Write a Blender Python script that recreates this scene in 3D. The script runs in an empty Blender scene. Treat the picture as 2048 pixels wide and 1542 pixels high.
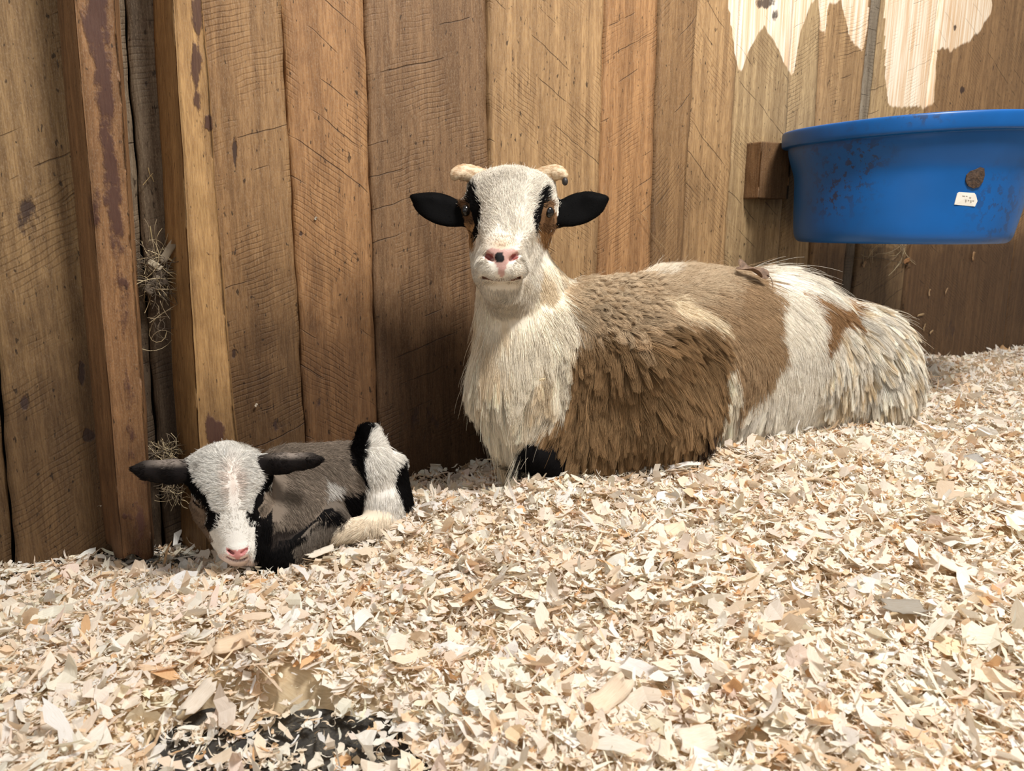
import bpy, bmesh, math, random
import numpy as np
from mathutils import Vector, Matrix
from mathutils.kdtree import KDTree

S = bpy.context.scene
COL = S.collection
rng = np.random.default_rng(11)
random.seed(11)

# ------------------------------------------------------------------ camera, light, exposure
F, TH, H = 1500.0, math.radians(12.0), 0.45
cam = bpy.data.cameras.new('camera')
cam.sensor_width = 36.0
cam.lens = 36.0 * F / 2048.0
cam.clip_start = 0.02
cam.dof.use_dof = True
cam.dof.focus_distance = 1.15
cam.dof.aperture_fstop = 9.0
camo = bpy.data.objects.new('camera', cam)
camo.location = (0, 0, H)
camo.rotation_euler = (math.pi / 2 - TH, 0, 0)
COL.objects.link(camo)
S.camera = camo

S.view_settings.view_transform = 'Standard'
S.view_settings.look = 'None'
S.view_settings.gamma = 1.0
S.view_settings.use_curve_mapping = False
S.view_settings.exposure = 0.20

wd = bpy.data.worlds.new('barn_ambient')
S.world = wd
wd.use_nodes = True
bg = wd.node_tree.nodes['Background']
bg.inputs['Color'].default_value = (1.0, 0.985, 0.965, 1)
bg.inputs['Strength'].default_value = 0.36


def area_light(name, loc, target, size, power, col):
    l = bpy.data.lights.new(name, 'AREA')
    l.shape = 'DISK'
    l.size = size
    l.energy = power
    l.color = col
    o = bpy.data.objects.new(name, l)
    o.location = loc
    d = Vector(target) - Vector(loc)
    o.rotation_euler = d.to_track_quat('-Z', 'Y').to_euler()
    COL.objects.link(o)
    o['kind'] = 'helper'
    return o


area_light('barn_lamp', (0.90, 0.35, 2.5), (0.30, 1.25, 0.1), 0.55, 84, (1.0, 0.98, 0.95))
area_light('front_fill_light', (-0.3, -1.6, 1.5), (0.1, 1.3, 0.2), 1.3, 7, (0.95, 0.98, 1.0))  # unseen frontal fill from behind the camera, not a real opening

# ------------------------------------------------------------------ geometry helpers
CT, ST = math.cos(TH), math.sin(TH)


def ray(px, py):
    u = -(py - 771.0) / F
    return np.array([(px - 1024.0) / F, CT + ST * u, -ST + CT * u])


def at(px, py, Y):
    d = ray(px, py)
    return np.array([0, 0, H]) + d * (Y / d[1])


def proj(P):
    """points (N,3) -> photograph pixels (N,2); used to lay out patterns that belong to the surfaces"""
    P = np.asarray(P, dtype=np.float64)
    x, y, z = P[:, 0], P[:, 1], P[:, 2] - H
    fw = y * CT - z * ST
    up = y * ST + z * CT
    fw = np.maximum(fw, 1e-3)
    return np.stack([1024 + F * x / fw, 771 - F * up / fw], 1)


def smooth(a, b, x):
    t = np.clip((x - a) / (b - a), 0, 1)
    return t * t * (3 - 2 * t)


_nk = np.random.default_rng(5).normal(size=(24, 3))
_np = np.random.default_rng(6).uniform(0, 6.28, 24)


def noise(P, scale, octs=2):
    """cheap smooth noise about 0, roughly -1..1"""
    P = np.asarray(P)
    out = np.zeros(len(P))
    amp, tot = 1.0, 0.0
    for o in range(octs):
        k = _nk[o * 8:(o + 1) * 8] * scale * (2.1 ** o)
        out += amp * np.sin(P @ k.T + _np[o * 8:(o + 1) * 8]).sum(1) / 2.6
        tot += amp
        amp *= 0.55
    return out / tot


def srgb(r, g, b):
    c = np.array([r, g, b], dtype=float) / 255.0
    return np.where(c <= 0.04045, c / 12.92, ((c + 0.055) / 1.055) ** 2.4)


def inpoly(px, py, poly):
    poly = np.asarray(poly, float)
    inside = np.zeros(len(px), bool)
    x0, y0 = poly[-1]
    for x1, y1 in poly:
        c = ((y1 > py) != (y0 > py))
        xi = (x0 - x1) * (py - y1) / ((y0 - y1) if y0 != y1 else 1e-9) + x1
        inside ^= c & (px < xi)
        x0, y0 = x1, y1
    return inside


def mesh_np(name, V, Fq, mat=None, parent=None, smoothf=True, cols=None, attrs=None):
    """one mesh object from numpy vertices and quads (or tris)"""
    me = bpy.data.meshes.new(name)
    V = np.asarray(V, np.float32)
    Fq = np.asarray(Fq, np.int32)
    n = Fq.shape[1]
    me.vertices.add(len(V))
    me.vertices.foreach_set('co', V.ravel())
    me.loops.add(Fq.size)
    me.loops.foreach_set('vertex_index', Fq.ravel())
    me.polygons.add(len(Fq))
    me.polygons.foreach_set('loop_start', np.arange(0, Fq.size, n, dtype=np.int32))
    me.polygons.foreach_set('use_smooth', np.full(len(Fq), smoothf))
    me.update(calc_edges=True)
    if cols is not None:
        a = me.attributes.new('Col', 'FLOAT_COLOR', 'POINT')
        a.data.foreach_set('color', np.concatenate([cols, np.ones((len(V), 1))], 1).astype(np.float32).ravel())
    for k, v in (attrs or {}).items():
        v = np.asarray(v, np.float32)
        if v.ndim == 1:
            me.attributes.new(k, 'FLOAT', 'POINT').data.foreach_set('value', v)
        else:
            me.attributes.new(k, 'FLOAT_VECTOR', 'POINT').data.foreach_set('vector', v.ravel())
    if mat:
        me.materials.append(mat)
    o = bpy.data.objects.new(name, me)
    COL.objects.link(o)
    if parent:
        o.parent = parent
    return o


def tag(o, label=None, cat=None, group=None, kind=None):
    if label: o['label'] = label
    if cat: o['category'] = cat
    if group: o['group'] = group
    if kind: o['kind'] = kind
    return o


def from_bm(name, bm, mat=None, parent=None, sm=True):
    me = bpy.data.meshes.new(name)
    bmesh.ops.recalc_face_normals(bm, faces=bm.faces)
    bm.to_mesh(me)
    bm.free()
    for p in me.polygons:
        p.use_smooth = sm
    if mat:
        me.materials.append(mat)
    o = bpy.data.objects.new(name, me)
    COL.objects.link(o)
    if parent:
        o.parent = parent
    return o


# ------------------------------------------------------------------ materials
class NT:
    def __init__(s, name):
        s.m = bpy.data.materials.new(name)
        s.m.use_nodes = True
        s.t = s.m.node_tree
        s.b = s.t.nodes['Principled BSDF']
        s.out = s.t.nodes['Material Output']

    def n(s, kind, **kw):
        nd = s.t.nodes.new(kind)
        for k, v in kw.items():
            if hasattr(nd, k) and k not in ('Scale',):
                setattr(nd, k, v)
        return nd

    def put(s, sock, v):
        if isinstance(v, bpy.types.NodeSocket):
            s.t.links.new(v, sock)
        else:
            sock.default_value = v

    def attr(s, name, out='Color'):
        nd = s.n('ShaderNodeAttribute')
        nd.attribute_name = name
        return nd.outputs[out]

    def math(s, op, a, b=0.0, c=0.0, clamp=False):
        nd = s.n('ShaderNodeMath')
        nd.operation = op
        nd.use_clamp = clamp
        s.put(nd.inputs[0], a); s.put(nd.inputs[1], b); s.put(nd.inputs[2], c)
        return nd.outputs[0]

    def noise(s, vec, scale, detail=3, rough=0.55):
        nd = s.n('ShaderNodeTexNoise')
        s.put(nd.inputs['Vector'], vec)
        nd.inputs['Scale'].default_value = scale
        nd.inputs['Detail'].default_value = detail
        nd.inputs['Roughness'].default_value = rough
        return nd.outputs['Fac']

    def scalev(s, vec, sc):
        nd = s.n('ShaderNodeVectorMath')
        nd.operation = 'MULTIPLY'
        s.put(nd.inputs[0], vec)
        nd.inputs[1].default_value = sc
        return nd.outputs[0]

    def mix(s, f, a, b, mode='MIX'):
        nd = s.n('ShaderNodeMix')
        nd.data_type = 'RGBA'
        nd.blend_type = mode
        s.put(nd.inputs[0], f); s.put(nd.inputs[6], a); s.put(nd.inputs[7], b)
        return nd.outputs[2]

    def rng(s, v, a, b, c=0.0, d=1.0):
        nd = s.n('ShaderNodeMapRange')
        nd.interpolation_type = 'SMOOTHSTEP'
        s.put(nd.inputs[0], v)
        for i, x in enumerate((a, b, c, d)):
            s.put(nd.inputs[1 + i], x)
        return nd.outputs[0]

    def bump(s, h, dist, strength=1.0):
        nd = s.n('ShaderNodeBump')
        nd.inputs['Distance'].default_value = dist
        nd.inputs['Strength'].default_value = strength
        s.put(nd.inputs['Height'], h)
        s.t.links.new(nd.outputs[0], s.b.inputs['Normal'])

    def color(s, c): s.put(s.b.inputs['Base Color'], c)
    def rough(s, c): s.put(s.b.inputs['Roughness'], c)
    def spec(s, c): s.put(s.b.inputs['Specular IOR Level'], c)


def rgba(r, g, b):
    return tuple(srgb(r, g, b)) + (1.0,)


def wood_mat(name, saw=True, bark=(0.036, 0.020, 0.017, 1)):
    """old barn timber. Attributes: Col (board tint), puv (along, depth, up + board offset), saw, mask (pale, dirt plus painted tub shadow, dark blotch)"""
    m = NT(name)
    puv = m.attr('puv', 'Vector')
    tint = m.attr('Col')
    mk = m.n('ShaderNodeSeparateXYZ')
    m.put(mk.inputs[0], m.attr('mask', 'Vector'))
    grain = m.noise(m.scalev(puv, (70, 70, 2.6)), 1.0, 4, 0.6)
    fibre = m.noise(m.scalev(puv, (420, 420, 40)), 1.0, 3, 0.6)
    blot = m.noise(m.scalev(puv, (9, 9, 3)), 1.0, 4, 0.65)
    speck = m.noise(m.scalev(puv, (190, 190, 70)), 1.0, 2, 0.5)
    hair = m.noise(m.scalev(puv, (700, 700, 300)), 1.0, 2, 0.7)
    c = m.mix(m.rng(grain, 0.36, 0.66), m.mix(1.0, tint, (0.74, 0.71, 0.68, 1), 'MULTIPLY'), m.mix(1.0, tint, (1.12, 1.12, 1.10, 1), 'MULTIPLY'))
    c = m.mix(m.rng(fibre, 0.34, 0.66), m.mix(1.0, c, (0.78, 0.75, 0.72, 1), 'MULTIPLY'), m.mix(1.0, c, (1.12, 1.15, 1.15, 1), 'MULTIPLY'))
    c = m.mix(m.math('MULTIPLY', m.rng(blot, 0.50, 0.74), 0.62), c, m.mix(1.0, c, (0.46, 0.43, 0.42, 1), 'MULTIPLY'))
    c = m.mix(m.math('MULTIPLY', m.rng(hair, 0.45, 0.75), 0.34), c, (0.40, 0.30, 0.20, 1))
    c = m.mix(m.math('MULTIPLY', m.rng(speck, 0.66, 0.72), 0.8), c, (0.030, 0.018, 0.010, 1))
    if saw:
        w = m.attr('saw', 'Fac')
        wob = m.math('MULTIPLY_ADD', m.noise(m.scalev(puv, (14, 14, 14)), 1.0, 2), 0.016, w)
        sl = m.math('SINE', m.math('MULTIPLY', wob, 760.0))
        gate = m.rng(m.noise(m.scalev(puv, (11, 11, 7)), 1.0, 3), 0.47, 0.62)
        sl2 = m.math('SINE', m.math('MULTIPLY', wob, 121.0))
        sawm = m.math('MULTIPLY', m.rng(sl, 0.45, 1.0), gate)
        deep = m.math('MULTIPLY', m.rng(sl2, 0.990, 1.0), m.rng(m.noise(m.scalev(puv, (9, 9, 6)), 1.0, 3), 0.53, 0.60))
        c = m.mix(m.math('MULTIPLY', sawm, 0.36), c, m.mix(1.0, c, (0.42, 0.38, 0.35, 1), 'MULTIPLY'))
        c = m.mix(m.math('MULTIPLY', deep, 0.6), c, (0.05, 0.03, 0.018, 1))
    # gnawed, freshly bared pale wood
    pn = m.noise(m.scalev(puv, (55, 55, 9)), 1.0, 4, 0.6)
    pale = m.rng(m.math('ADD', mk.outputs[0], m.math('MULTIPLY_ADD', pn, 0.75, -0.37)), 0.42, 0.58)
    streak = m.noise(m.scalev(puv, (150, 150, 4)), 1.0, 3, 0.6)
    pc = m.mix(m.rng(streak, 0.36, 0.68), rgba(222, 186, 146), rgba(250, 236, 214))
    c = m.mix(pale, c, pc)
    # manure and mud stains, plus the painted shadow of the tub
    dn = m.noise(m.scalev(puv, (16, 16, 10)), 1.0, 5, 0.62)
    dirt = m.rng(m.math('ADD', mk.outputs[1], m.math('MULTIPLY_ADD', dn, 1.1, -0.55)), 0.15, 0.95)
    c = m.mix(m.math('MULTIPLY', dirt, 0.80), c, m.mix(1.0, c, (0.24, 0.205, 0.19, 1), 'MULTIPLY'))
    bn = m.noise(m.scalev(puv, (60, 60, 26)), 1.0, 4, 0.65)
    dark = m.rng(m.math('ADD', mk.outputs[2], m.math('MULTIPLY_ADD', bn, 0.9, -0.45)), 0.44, 0.62)
    c = m.mix(m.math('MULTIPLY', dark, 0.88), c, bark)
    m.color(c)
    m.rough(0.62)
    m.spec(0.28)
    hgt = m.math('ADD', m.math('MULTIPLY', grain, 0.5), m.math('MULTIPLY', fibre, 0.5))
    if saw:
        hgt = m.math('SUBTRACT', hgt, m.math('MULTIPLY', sawm, 0.25))
        hgt = m.math('SUBTRACT', hgt, m.math('MULTIPLY', deep, 0.8))
    hgt = m.math('SUBTRACT', hgt, m.math('MULTIPLY', dark, 0.5))
    m.bump(hgt, 0.0022, 0.8)
    return m.m


M_WALL = wood_mat('barn_boards')
M_POST = wood_mat('gnawed_timber', saw=False, bark=rgba(70, 44, 38))

# ------------------------------------------------------------------ the plank wall
PHI = math.radians(32)
W0 = np.array([-0.64, 1.08, 0.0])
WD = np.array([math.cos(PHI), math.sin(PHI), 0.0])       # along the wall, to the right
WN = np.array([math.sin(PHI), -math.cos(PHI), 0.0])      # out of the wall, towards the camera
FLOOR_Z = -0.06


def wall_sz(px, py, off=0.0):
    d = ray(px, py)
    o = np.array([0, 0, H])
    t = ((W0 + off * WN - o) @ WN) / (d @ WN)
    p = o + d * t
    return (p - W0) @ WD, p[2]


def wall_pt(s, z, off=0.0):
    s = np.asarray(s, float)
    return W0 + s[..., None] * WD + np.asarray(off)[..., None] * WN + np.asarray(z)[..., None] * np.array([0, 0, 1.0])


def line_s(x0, y0, x1, y1, off=0.0):
    """seam drawn in the photo -> s as a linear function of height"""
    a, b = wall_sz(x0, y0, off), wall_sz(x1, y1, off)
    k = (b[0] - a[0]) / (b[1] - a[1])
    k = float(np.clip(k, -0.05, 0.05))
    mid = 0.5 * (a[0] + b[0]), 0.5 * (a[1] + b[1])
    return lambda z: mid[0] + k * (z - mid[1])


PALE_X = [1440, 1458, 1470, 1480, 1500, 1528, 1550, 1568, 1586, 1600, 1622, 1636, 1646, 1655, 1682, 1700, 1724, 1738, 1746, 1764, 1770, 1778, 1800, 1850, 1868, 1874, 1884, 1905, 1958, 1984, 2004]
PALE_Y = [-4000, 20, 110, 150, 95, 50, 85, 120, 160, 60, 10, -10, 100, 10, 0, 80, 105, 40, -4000, -4000, 150, 212, 214, 214, 205, 100, 96, 100, 66, 20, -4000]
BLOTS = [(60, 430, 46, 60, .75), (118, 500, 22, 60, .6), (48, 805, 12, 18, 1.0), (165, 745, 10, 32, .95), (178, 870, 14, 16, 1.0), (470, 300, 7, 62, .9), (470, 708, 6, 14, 1.0), (70, 80, 16, 50, .6),
         (600, 466, 6, 7, 1.0), (745, 60, 10, 40, .4), (640, 100, 20, 60, .3), (560, 850, 40, 26, .6), (1060, 330, 8, 12, .6), (1910, 55, 6, 8, .9), (1925, 180, 6, 10, 1.0), (1985, 130, 10, 20, .6),
         (1530, 5, 26, 16, .9), (1550, 30, 10, 20, .8), (1480, 560, 22, 20, .6), (1780, 590, 30, 40, .5), (1900, 660, 22, 40, .6), (1830, 700, 20, 30, .6), (1700, 560, 30, 40, .6), (100, 250, 20, 12, .5),
         (640, 800, 60, 60, .5), (840, 840, 70, 60, .6), (900, 700, 40, 160, .35), (300, 60, 20, 80, .5), (290, 150, 14, 90, .55), (1010, 640, 60, 60, .4)]


def wall_masks(P):
    q = proj(P)
    px, py = q[:, 0], q[:, 1]
    lim = np.interp(px, PALE_X, PALE_Y)
    pale = smooth(-26, 26, lim - py)
    z = P[:, 2]
    dirt = 0.98 * smooth(0.46, 0.0, z) + 0.34 * smooth(0.8, 0.3, z) * smooth(1250, 700, px) + 0.8 * smooth(1560, 1690, px) * smooth(0.50, 0.36, z)  # dirt near the floor; below the tub, dirt and its painted-in shadow
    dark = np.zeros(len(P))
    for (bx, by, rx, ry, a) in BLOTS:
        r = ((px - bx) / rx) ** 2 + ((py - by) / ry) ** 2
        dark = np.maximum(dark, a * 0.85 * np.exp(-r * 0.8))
    return np.stack([pale, dirt, dark], 1)


TINT = {'left': srgb(142, 112, 76), 'grey': srgb(114, 98, 80), 'orange': srgb(162, 120, 80), 'brown': srgb(128, 97, 68), 'tan': srgb(168, 133, 93), 'sand': srgb(170, 142, 104),
        'dkgrey': srgb(128, 116, 100), 'mid': srgb(146, 112, 76)}

seams = [line_s(-190, 0, -90, 1100), line_s(-40, 0, 8, 1150), line_s(152, 0, 250, 1100), line_s(249, 0, 300, 700), line_s(330, 0, 400, 700), line_s(562, 0, 612, 880),
         line_s(728, 0, 757, 880), line_s(975, 0, 984, 900), line_s(1210, 0, 1195, 520), line_s(1319, 0, 1304, 480), line_s(1396, 0, 1366, 520), line_s(1482, 0, 1453, 500),
         line_s(1588, 0, 1574, 240), line_s(1646, 0, 1634, 220), line_s(1745, 0, 1722, 220), line_s(1768, 0, 1745, 220), line_s(1880, 0, 1797, 690), line_s(2068, 0, 2010, 770),
         line_s(2230, 0, 2160, 770), line_s(2420, 0, 2330, 770)]
ptint = ['left', 'left', 'grey', 'grey', 'brown', 'mid', 'orange', 'brown', 'tan', 'orange', 'mid', 'tan', 'sand', 'sand', 'tan', 'dkgrey', 'sand', 'mid', 'mid', 'left']
ptint = ['left', 'left', 'grey', 'grey', 'mid', 'orange', 'brown', 'tan', 'orange', 'mid', 'tan', 'sand', 'sand', 'tan', 'dkgrey', 'sand', 'mid', 'mid', 'left']
pbase = [FLOOR_Z - .01] * 19
pbase[0] = pbase[1] = FLOOR_Z + 0.012
sang = [0.3, 0.5, 0.25, 0.25, 0.32, -0.6, 0.3, -0.55, 0.5, 0.8, -0.7, -0.6, 0.5, 0.3, 0, 0.4, -0.5, 0.4, 0.3]
VV, FF, CC, PU, SW, offv = [], [], [], [], [], 0
ZT = 1.45
for i in range(19):
    a, b = seams[i], seams[i + 1]
    nv = 190
    w = abs(b(0.4) - a(0.4))
    nu = max(4, int(w / 0.008))
    zz = np.linspace(pbase[i], ZT, nv)
    gap = 0.0016 if i not in (6, 15, 16) else 0.0026
    left = np.array([a(z) for z in zz]) + gap + 0.0011 * np.sin(zz * 31 + i) + 0.0006 * np.sin(zz * 97 + 2 * i)
    right = np.array([b(z) for z in zz]) - gap + 0.0011 * np.sin(zz * 27 + 3 * i) + 0.0006 * np.sin(zz * 83 + i)
    if i == 0 or i == 1:
        pass
    u = np.linspace(0, 1, nu)
    sgrid = left[:, None] * (1 - u) + right[:, None] * u
    zgrid = np.repeat(zz[:, None], nu, 1)
    po = {14: -0.004, 1: 0.004, 7: 0.003, 6: -0.001}.get(i, random.uniform(-0.002, 0.002))
    og = po + 0.0018 * np.sin(u * 3.1 + i)[None, :] + 0.0012 * np.sin(zgrid * 5 + i)
    ed = np.minimum(u, 1 - u) * w
    og = og - 0.0025 * smooth(0.006, 0.0, ed)[None, :]
    # ragged bottom end
    zgrid = zgrid.copy()
    zgrid[0] += 0.006 * np.sin(u * 17 + i) + 0.004 * np.sin(u * 41 + 2 * i)
    # folded-back edges
    sg = np.concatenate([sgrid[:, :1], sgrid, sgrid[:, -1:]], 1)
    zg = np.concatenate([zgrid[:, :1], zgrid, zgrid[:, -1:]], 1)
    og = np.concatenate([np.full((nv, 1), -0.022), og, np.full((nv, 1), -0.022)], 1)
    sg = np.concatenate([sg[:1], sg, sg[-1:]], 0); zg = np.concatenate([zg[:1], zg, zg[-1:]], 0)
    og = np.concatenate([np.full((1, nu + 2), -0.022), og, np.full((1, nu + 2), -0.022)], 0)
    P = wall_pt(sg.ravel(), zg.ravel(), og.ravel())
    r, cN = sg.shape
    idx = np.arange(r * cN).reshape(r, cN) + offv
    FF.append(np.stack([idx[:-1, :-1], idx[:-1, 1:], idx[1:, 1:], idx[1:, :-1]], -1).reshape(-1, 4))
    VV.append(P); offv += r * cN
    t = TINT[ptint[i]] * (1 + 0.10 * noise(P * [1, 1, .35] + i, 5.0)[:, None])
    CC.append(np.clip(t, 0, 1))
    PU.append(np.stack([sg.ravel() + i * 3.17, og.ravel(), zg.ravel() + i * 1.9], 1))
    SW.append(zg.ravel() * math.cos(sang[i]) - sg.ravel() * math.sin(sang[i]))
VV = np.concatenate(VV)
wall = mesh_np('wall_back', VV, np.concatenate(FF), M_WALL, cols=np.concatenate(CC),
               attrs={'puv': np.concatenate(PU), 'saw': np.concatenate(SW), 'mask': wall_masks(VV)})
tag(wall, 'rough sawn brown plank wall of vertical boards behind the goats', 'wall', kind='structure')

# dark backing behind the seams: framing of the wall, part of the structure
m = NT('dark_backing'); m.color((0.012, 0.009, 0.007, 1)); m.rough(0.9)
cs = [wall_pt(np.array(s), np.array(z), np.array(o)) for o in (-0.03, -0.05) for s, z in ((-0.8, FLOOR_Z - .05), (3.6, FLOOR_Z - .05), (3.6, ZT), (-0.8, ZT))]
bk = mesh_np('wall_backing', cs, [(0, 1, 2, 3), (4, 5, 6, 7), (0, 1, 5, 4), (1, 2, 6, 5), (2, 3, 7, 6), (3, 0, 4, 7)], m.m, smoothf=False)
tag(bk, 'dark backing seen through the seams of the plank wall', 'wall', kind='structure')


def timber(name, rings, mat, tint, masks, parent=None, nz=150, seed=0, wear=0.0025, offid=40.0, ragged=0.0):
    """a post lofted between two horizontal cross-sections: rings = [(z, [(s, off)...])...] bottom to top"""
    r = np.random.default_rng(seed)
    zs = np.array([q[0] for q in rings])
    secs = np.array([q[1] for q in rings], float)
    k = secs.shape[1]
    sub = 9
    P, U = [], []
    zz = np.linspace(zs[0], zs[-1], nz)
    prof = []
    for z in zz:
        c = np.array([[np.interp(z, zs, secs[:, j, a]) for a in range(2)] for j in range(k)])
        cl = []
        for j in range(k):
            p0, p1 = c[j], c[(j + 1) % k]
            for q in range(sub):
                t = q / sub
                t = 0.5 - 0.5 * math.cos(math.pi * t) if q else 0.04
                cl.append(p0 * (1 - t) + p1 * t)
        prof.append(cl)
    A = np.array(prof)                              # nz, k*sub, 2
    n2 = A.shape[1]
    Z = np.repeat(zz[:, None], n2, 1)
    per = np.cumsum(np.r_[0, np.linalg.norm(np.diff(A[0], axis=0), axis=1)])
    Q = np.stack([np.repeat(per[None, :], nz, 0) + seed, np.zeros_like(Z), Z * 0.35], -1).reshape(-1, 3)
    d = (noise(Q, 60, 3) * 0.6 + noise(Q + 3, 18, 2)).reshape(nz, n2) * wear
    cen = A.mean(1, keepdims=True)
    dirv = A - cen
    dirv /= np.linalg.norm(dirv, axis=2, keepdims=True)
    A = A + dirv * d[..., None]
    if ragged:
        fade = np.exp(-(zz - zz[0]) / 0.02)[:, None]
        Z = Z + fade * ragged * (np.sin(per * 90 + seed) + 0.6 * np.sin(per * 210))[None, :]
    P = wall_pt(A[..., 0].ravel(), Z.ravel(), A[..., 1].ravel())
    idx = np.arange(nz * n2).reshape(nz, n2)
    nx = np.roll(idx, -1, 1)
    Fq = np.stack([idx[:-1], nx[:-1], nx[1:], idx[1:]], -1).reshape(-1, 4)
    # caps as fans of quads
    cb, ct = len(P), len(P) + 1
    P = np.concatenate([P, P[idx[0]].mean(0, keepdims=True), P[idx[-1]].mean(0, keepdims=True)])
    ev = np.arange(0, n2 - 1, 2)
    cap = [(cb, idx[0][(j + 2) % n2], idx[0][(j + 1) % n2], idx[0][j]) for j in range(0, n2, 2)] + [(ct, idx[-1][j], idx[-1][(j + 1) % n2], idx[-1][(j + 2) % n2]) for j in range(0, n2, 2)]
    Fq = np.concatenate([Fq, np.array(cap)])
    pu = np.concatenate([np.stack([np.repeat(per[None, :], nz, 0).ravel() + offid, np.zeros(nz * n2), Z.ravel() + offid], 1), [[offid, 0, 0], [offid, 0, 1]]])
    tn = np.clip(np.asarray(tint) * (1 + 0.12 * noise(P * [1, 1, .3] + seed, 14)[:, None]), 0, 1)
    return mesh_np(name, P, Fq, mat, parent, cols=tn, attrs={'puv': pu, 'mask': masks(P)})


def post_sections(l0, r0, lb0, l1, r1, lb1, d):
    """photo pixels of front-left, front-right and back-left edges, at the top and at the foot"""
    out = []
    for (l, r, lb) in ((l1, r1, lb1), (l0, r0, lb0)):
        a, b, c = wall_sz(*l, d), wall_sz(*r, d), wall_sz(*lb, 0.0)
        out.append((a, b, c))
    (a1, b1, c1), (a0, b0, c0) = out
    res = []
    for z in (None, None):
        pass
    def at_z(p, q, z): return p[0] + (q[0] - p[0]) * (z - p[1]) / (q[1] - p[1])
    return lambda z: [(at_z(c1, c0, z), -0.004), (at_z(b1, b0, z) + 0.012, -0.004), (at_z(b1, b0, z), d), (at_z(a1, a0, z), d)]


def post_mask(blots, pale=0.0, band=None):
    def f(P):
        q = proj(P)
        dark = np.zeros(len(P))
        if band:
            xs = np.interp(q[:, 1], band[0], band[1])
            dark = np.interp(q[:, 1], band[0], band[3]) * np.exp(-((q[:, 0] - xs) / np.interp(q[:, 1], band[0], band[2])) ** 2)
        for (bx, by, rx, ry, a) in blots:
            dark = np.maximum(dark, a * np.exp(-0.8 * (((q[:, 0] - bx) / rx) ** 2 + ((q[:, 1] - by) / ry) ** 2)))
        dirt = 0.28 + 0.62 * smooth(0.36, -0.05, P[:, 2])
        return np.stack([np.full(len(P), pale), dirt, dark], 1)
    return f


p1 = post_sections((149, 0), (234, 0), (110, 0), (246, 1090), (304, 1060), (207, 1070), 0.085)
z1 = -0.030
timber('timber_post', [(z1, p1(z1)), (z1 + .02, p1(z1 + .02)), (1.4, p1(1.4))], M_POST, srgb(146, 106, 70),
       post_mask([(190, 40, 34, 90, .8), (200, 180, 30, 80, .62), (190, 420, 22, 90, .6), (235, 330, 12, 40, .3), (250, 560, 12, 14, .7), (225, 790, 22, 30, .35), (290, 980, 14, 60, .5), (250, 1030, 12, 10, .7)], band=([0, 500, 700, 1100], [195, 235, 250, 280], [34, 30, 30, 34], [.72, .62, .44, .52])), seed=3, ragged=0.006, offid=41)
tag(bpy.data.objects['timber_post'], 'reddish brown gnawed wall post left of the hay tuft, foot hanging above the shavings', 'post', 'upright posts on the plank wall')
p2 = post_sections((346, 0), (409, 0), (304, 0), (402, 890), (470, 890), (352, 890), 0.082)
timber('timber_post.001', [(FLOOR_Z, p2(FLOOR_Z)), (0.3, p2(.3)), (1.4, p2(1.4))], M_POST, srgb(178, 138, 90),
       post_mask([(395, 30, 12, 60, .85), (392, 130, 12, 60, .9), (395, 200, 14, 40, .7), (420, 245, 14, 20, .9), (400, 300, 14, 80, .5), (430, 860, 26, 36, .85), (405, 420, 10, 50, .4), (420, 510, 8, 8, .8), (360, 100, 5, 90, .3)], band=([0, 400, 500, 900], [388, 412, 420, 440], [16, 14, 14, 20], [.5, .42, .25, .3])), seed=8, wear=0.0035, offid=52)
tag(bpy.data.objects['timber_post.001'], 'yellowish brown gnawed wall post right of the hay tuft, behind the black and white kid', 'post', 'upright posts on the plank wall')

# block that carries the tub
def block(name, px0, py0, px1, py1, d, tint, label):
    a = wall_sz(px0, py0, d); b = wall_sz(px1, py1, d)
    s0, s1 = a[0], b[0]
    z1_, z0_ = a[1], b[1]
    sec = [(s0, -0.004), (s1, -0.004), (s1, d), (s0, d)]
    timber(name, [(z0_, sec), (z1_, sec)], M_POST, tint, post_mask([]), seed=5, nz=40, offid=63)
    tag(bpy.data.objects[name], label, 'wooden block')


block('wooden_block', 1526, 283, 1576, 398, 0.045, srgb(120, 88, 58), 'small brown wooden block on the plank wall at left end of blue tub')

# ------------------------------------------------------------------ barn floor under the bedding
m = NT('packed_dirt')
co = m.n('ShaderNodeTexCoord').outputs['Object']
a_ = m.noise(co, 34, 5, 0.7); b_ = m.noise(co, 240, 3, 0.7)
c = m.mix(m.rng(a_, 0.35, 0.7), rgba(36, 34, 32), rgba(66, 62, 55))
c = m.mix(m.math('MULTIPLY', m.rng(b_, 0.58, 0.7), 0.7), c, rgba(120, 108, 84))
m.color(c); m.rough(0.75); m.bump(m.math('ADD', a_, m.math('MULTIPLY', b_, 0.3)), 0.006, 0.8)
g = 60
xs = np.linspace(-2.2, 4.2, g); ys = np.linspace(-1.2, 4.2, g)
X, Y_ = np.meshgrid(xs, ys)
idx = np.arange(g * g).reshape(g, g)
fl = mesh_np('floor', np.stack([X.ravel(), Y_.ravel(), np.full(g * g, FLOOR_Z)], 1), np.stack([idx[:-1, :-1], idx[:-1, 1:], idx[1:, 1:], idx[1:, :-1]], -1).reshape(-1, 4), m.m)
tag(fl, 'dark packed dirt barn floor showing through the shavings', 'floor', kind='structure')

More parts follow.
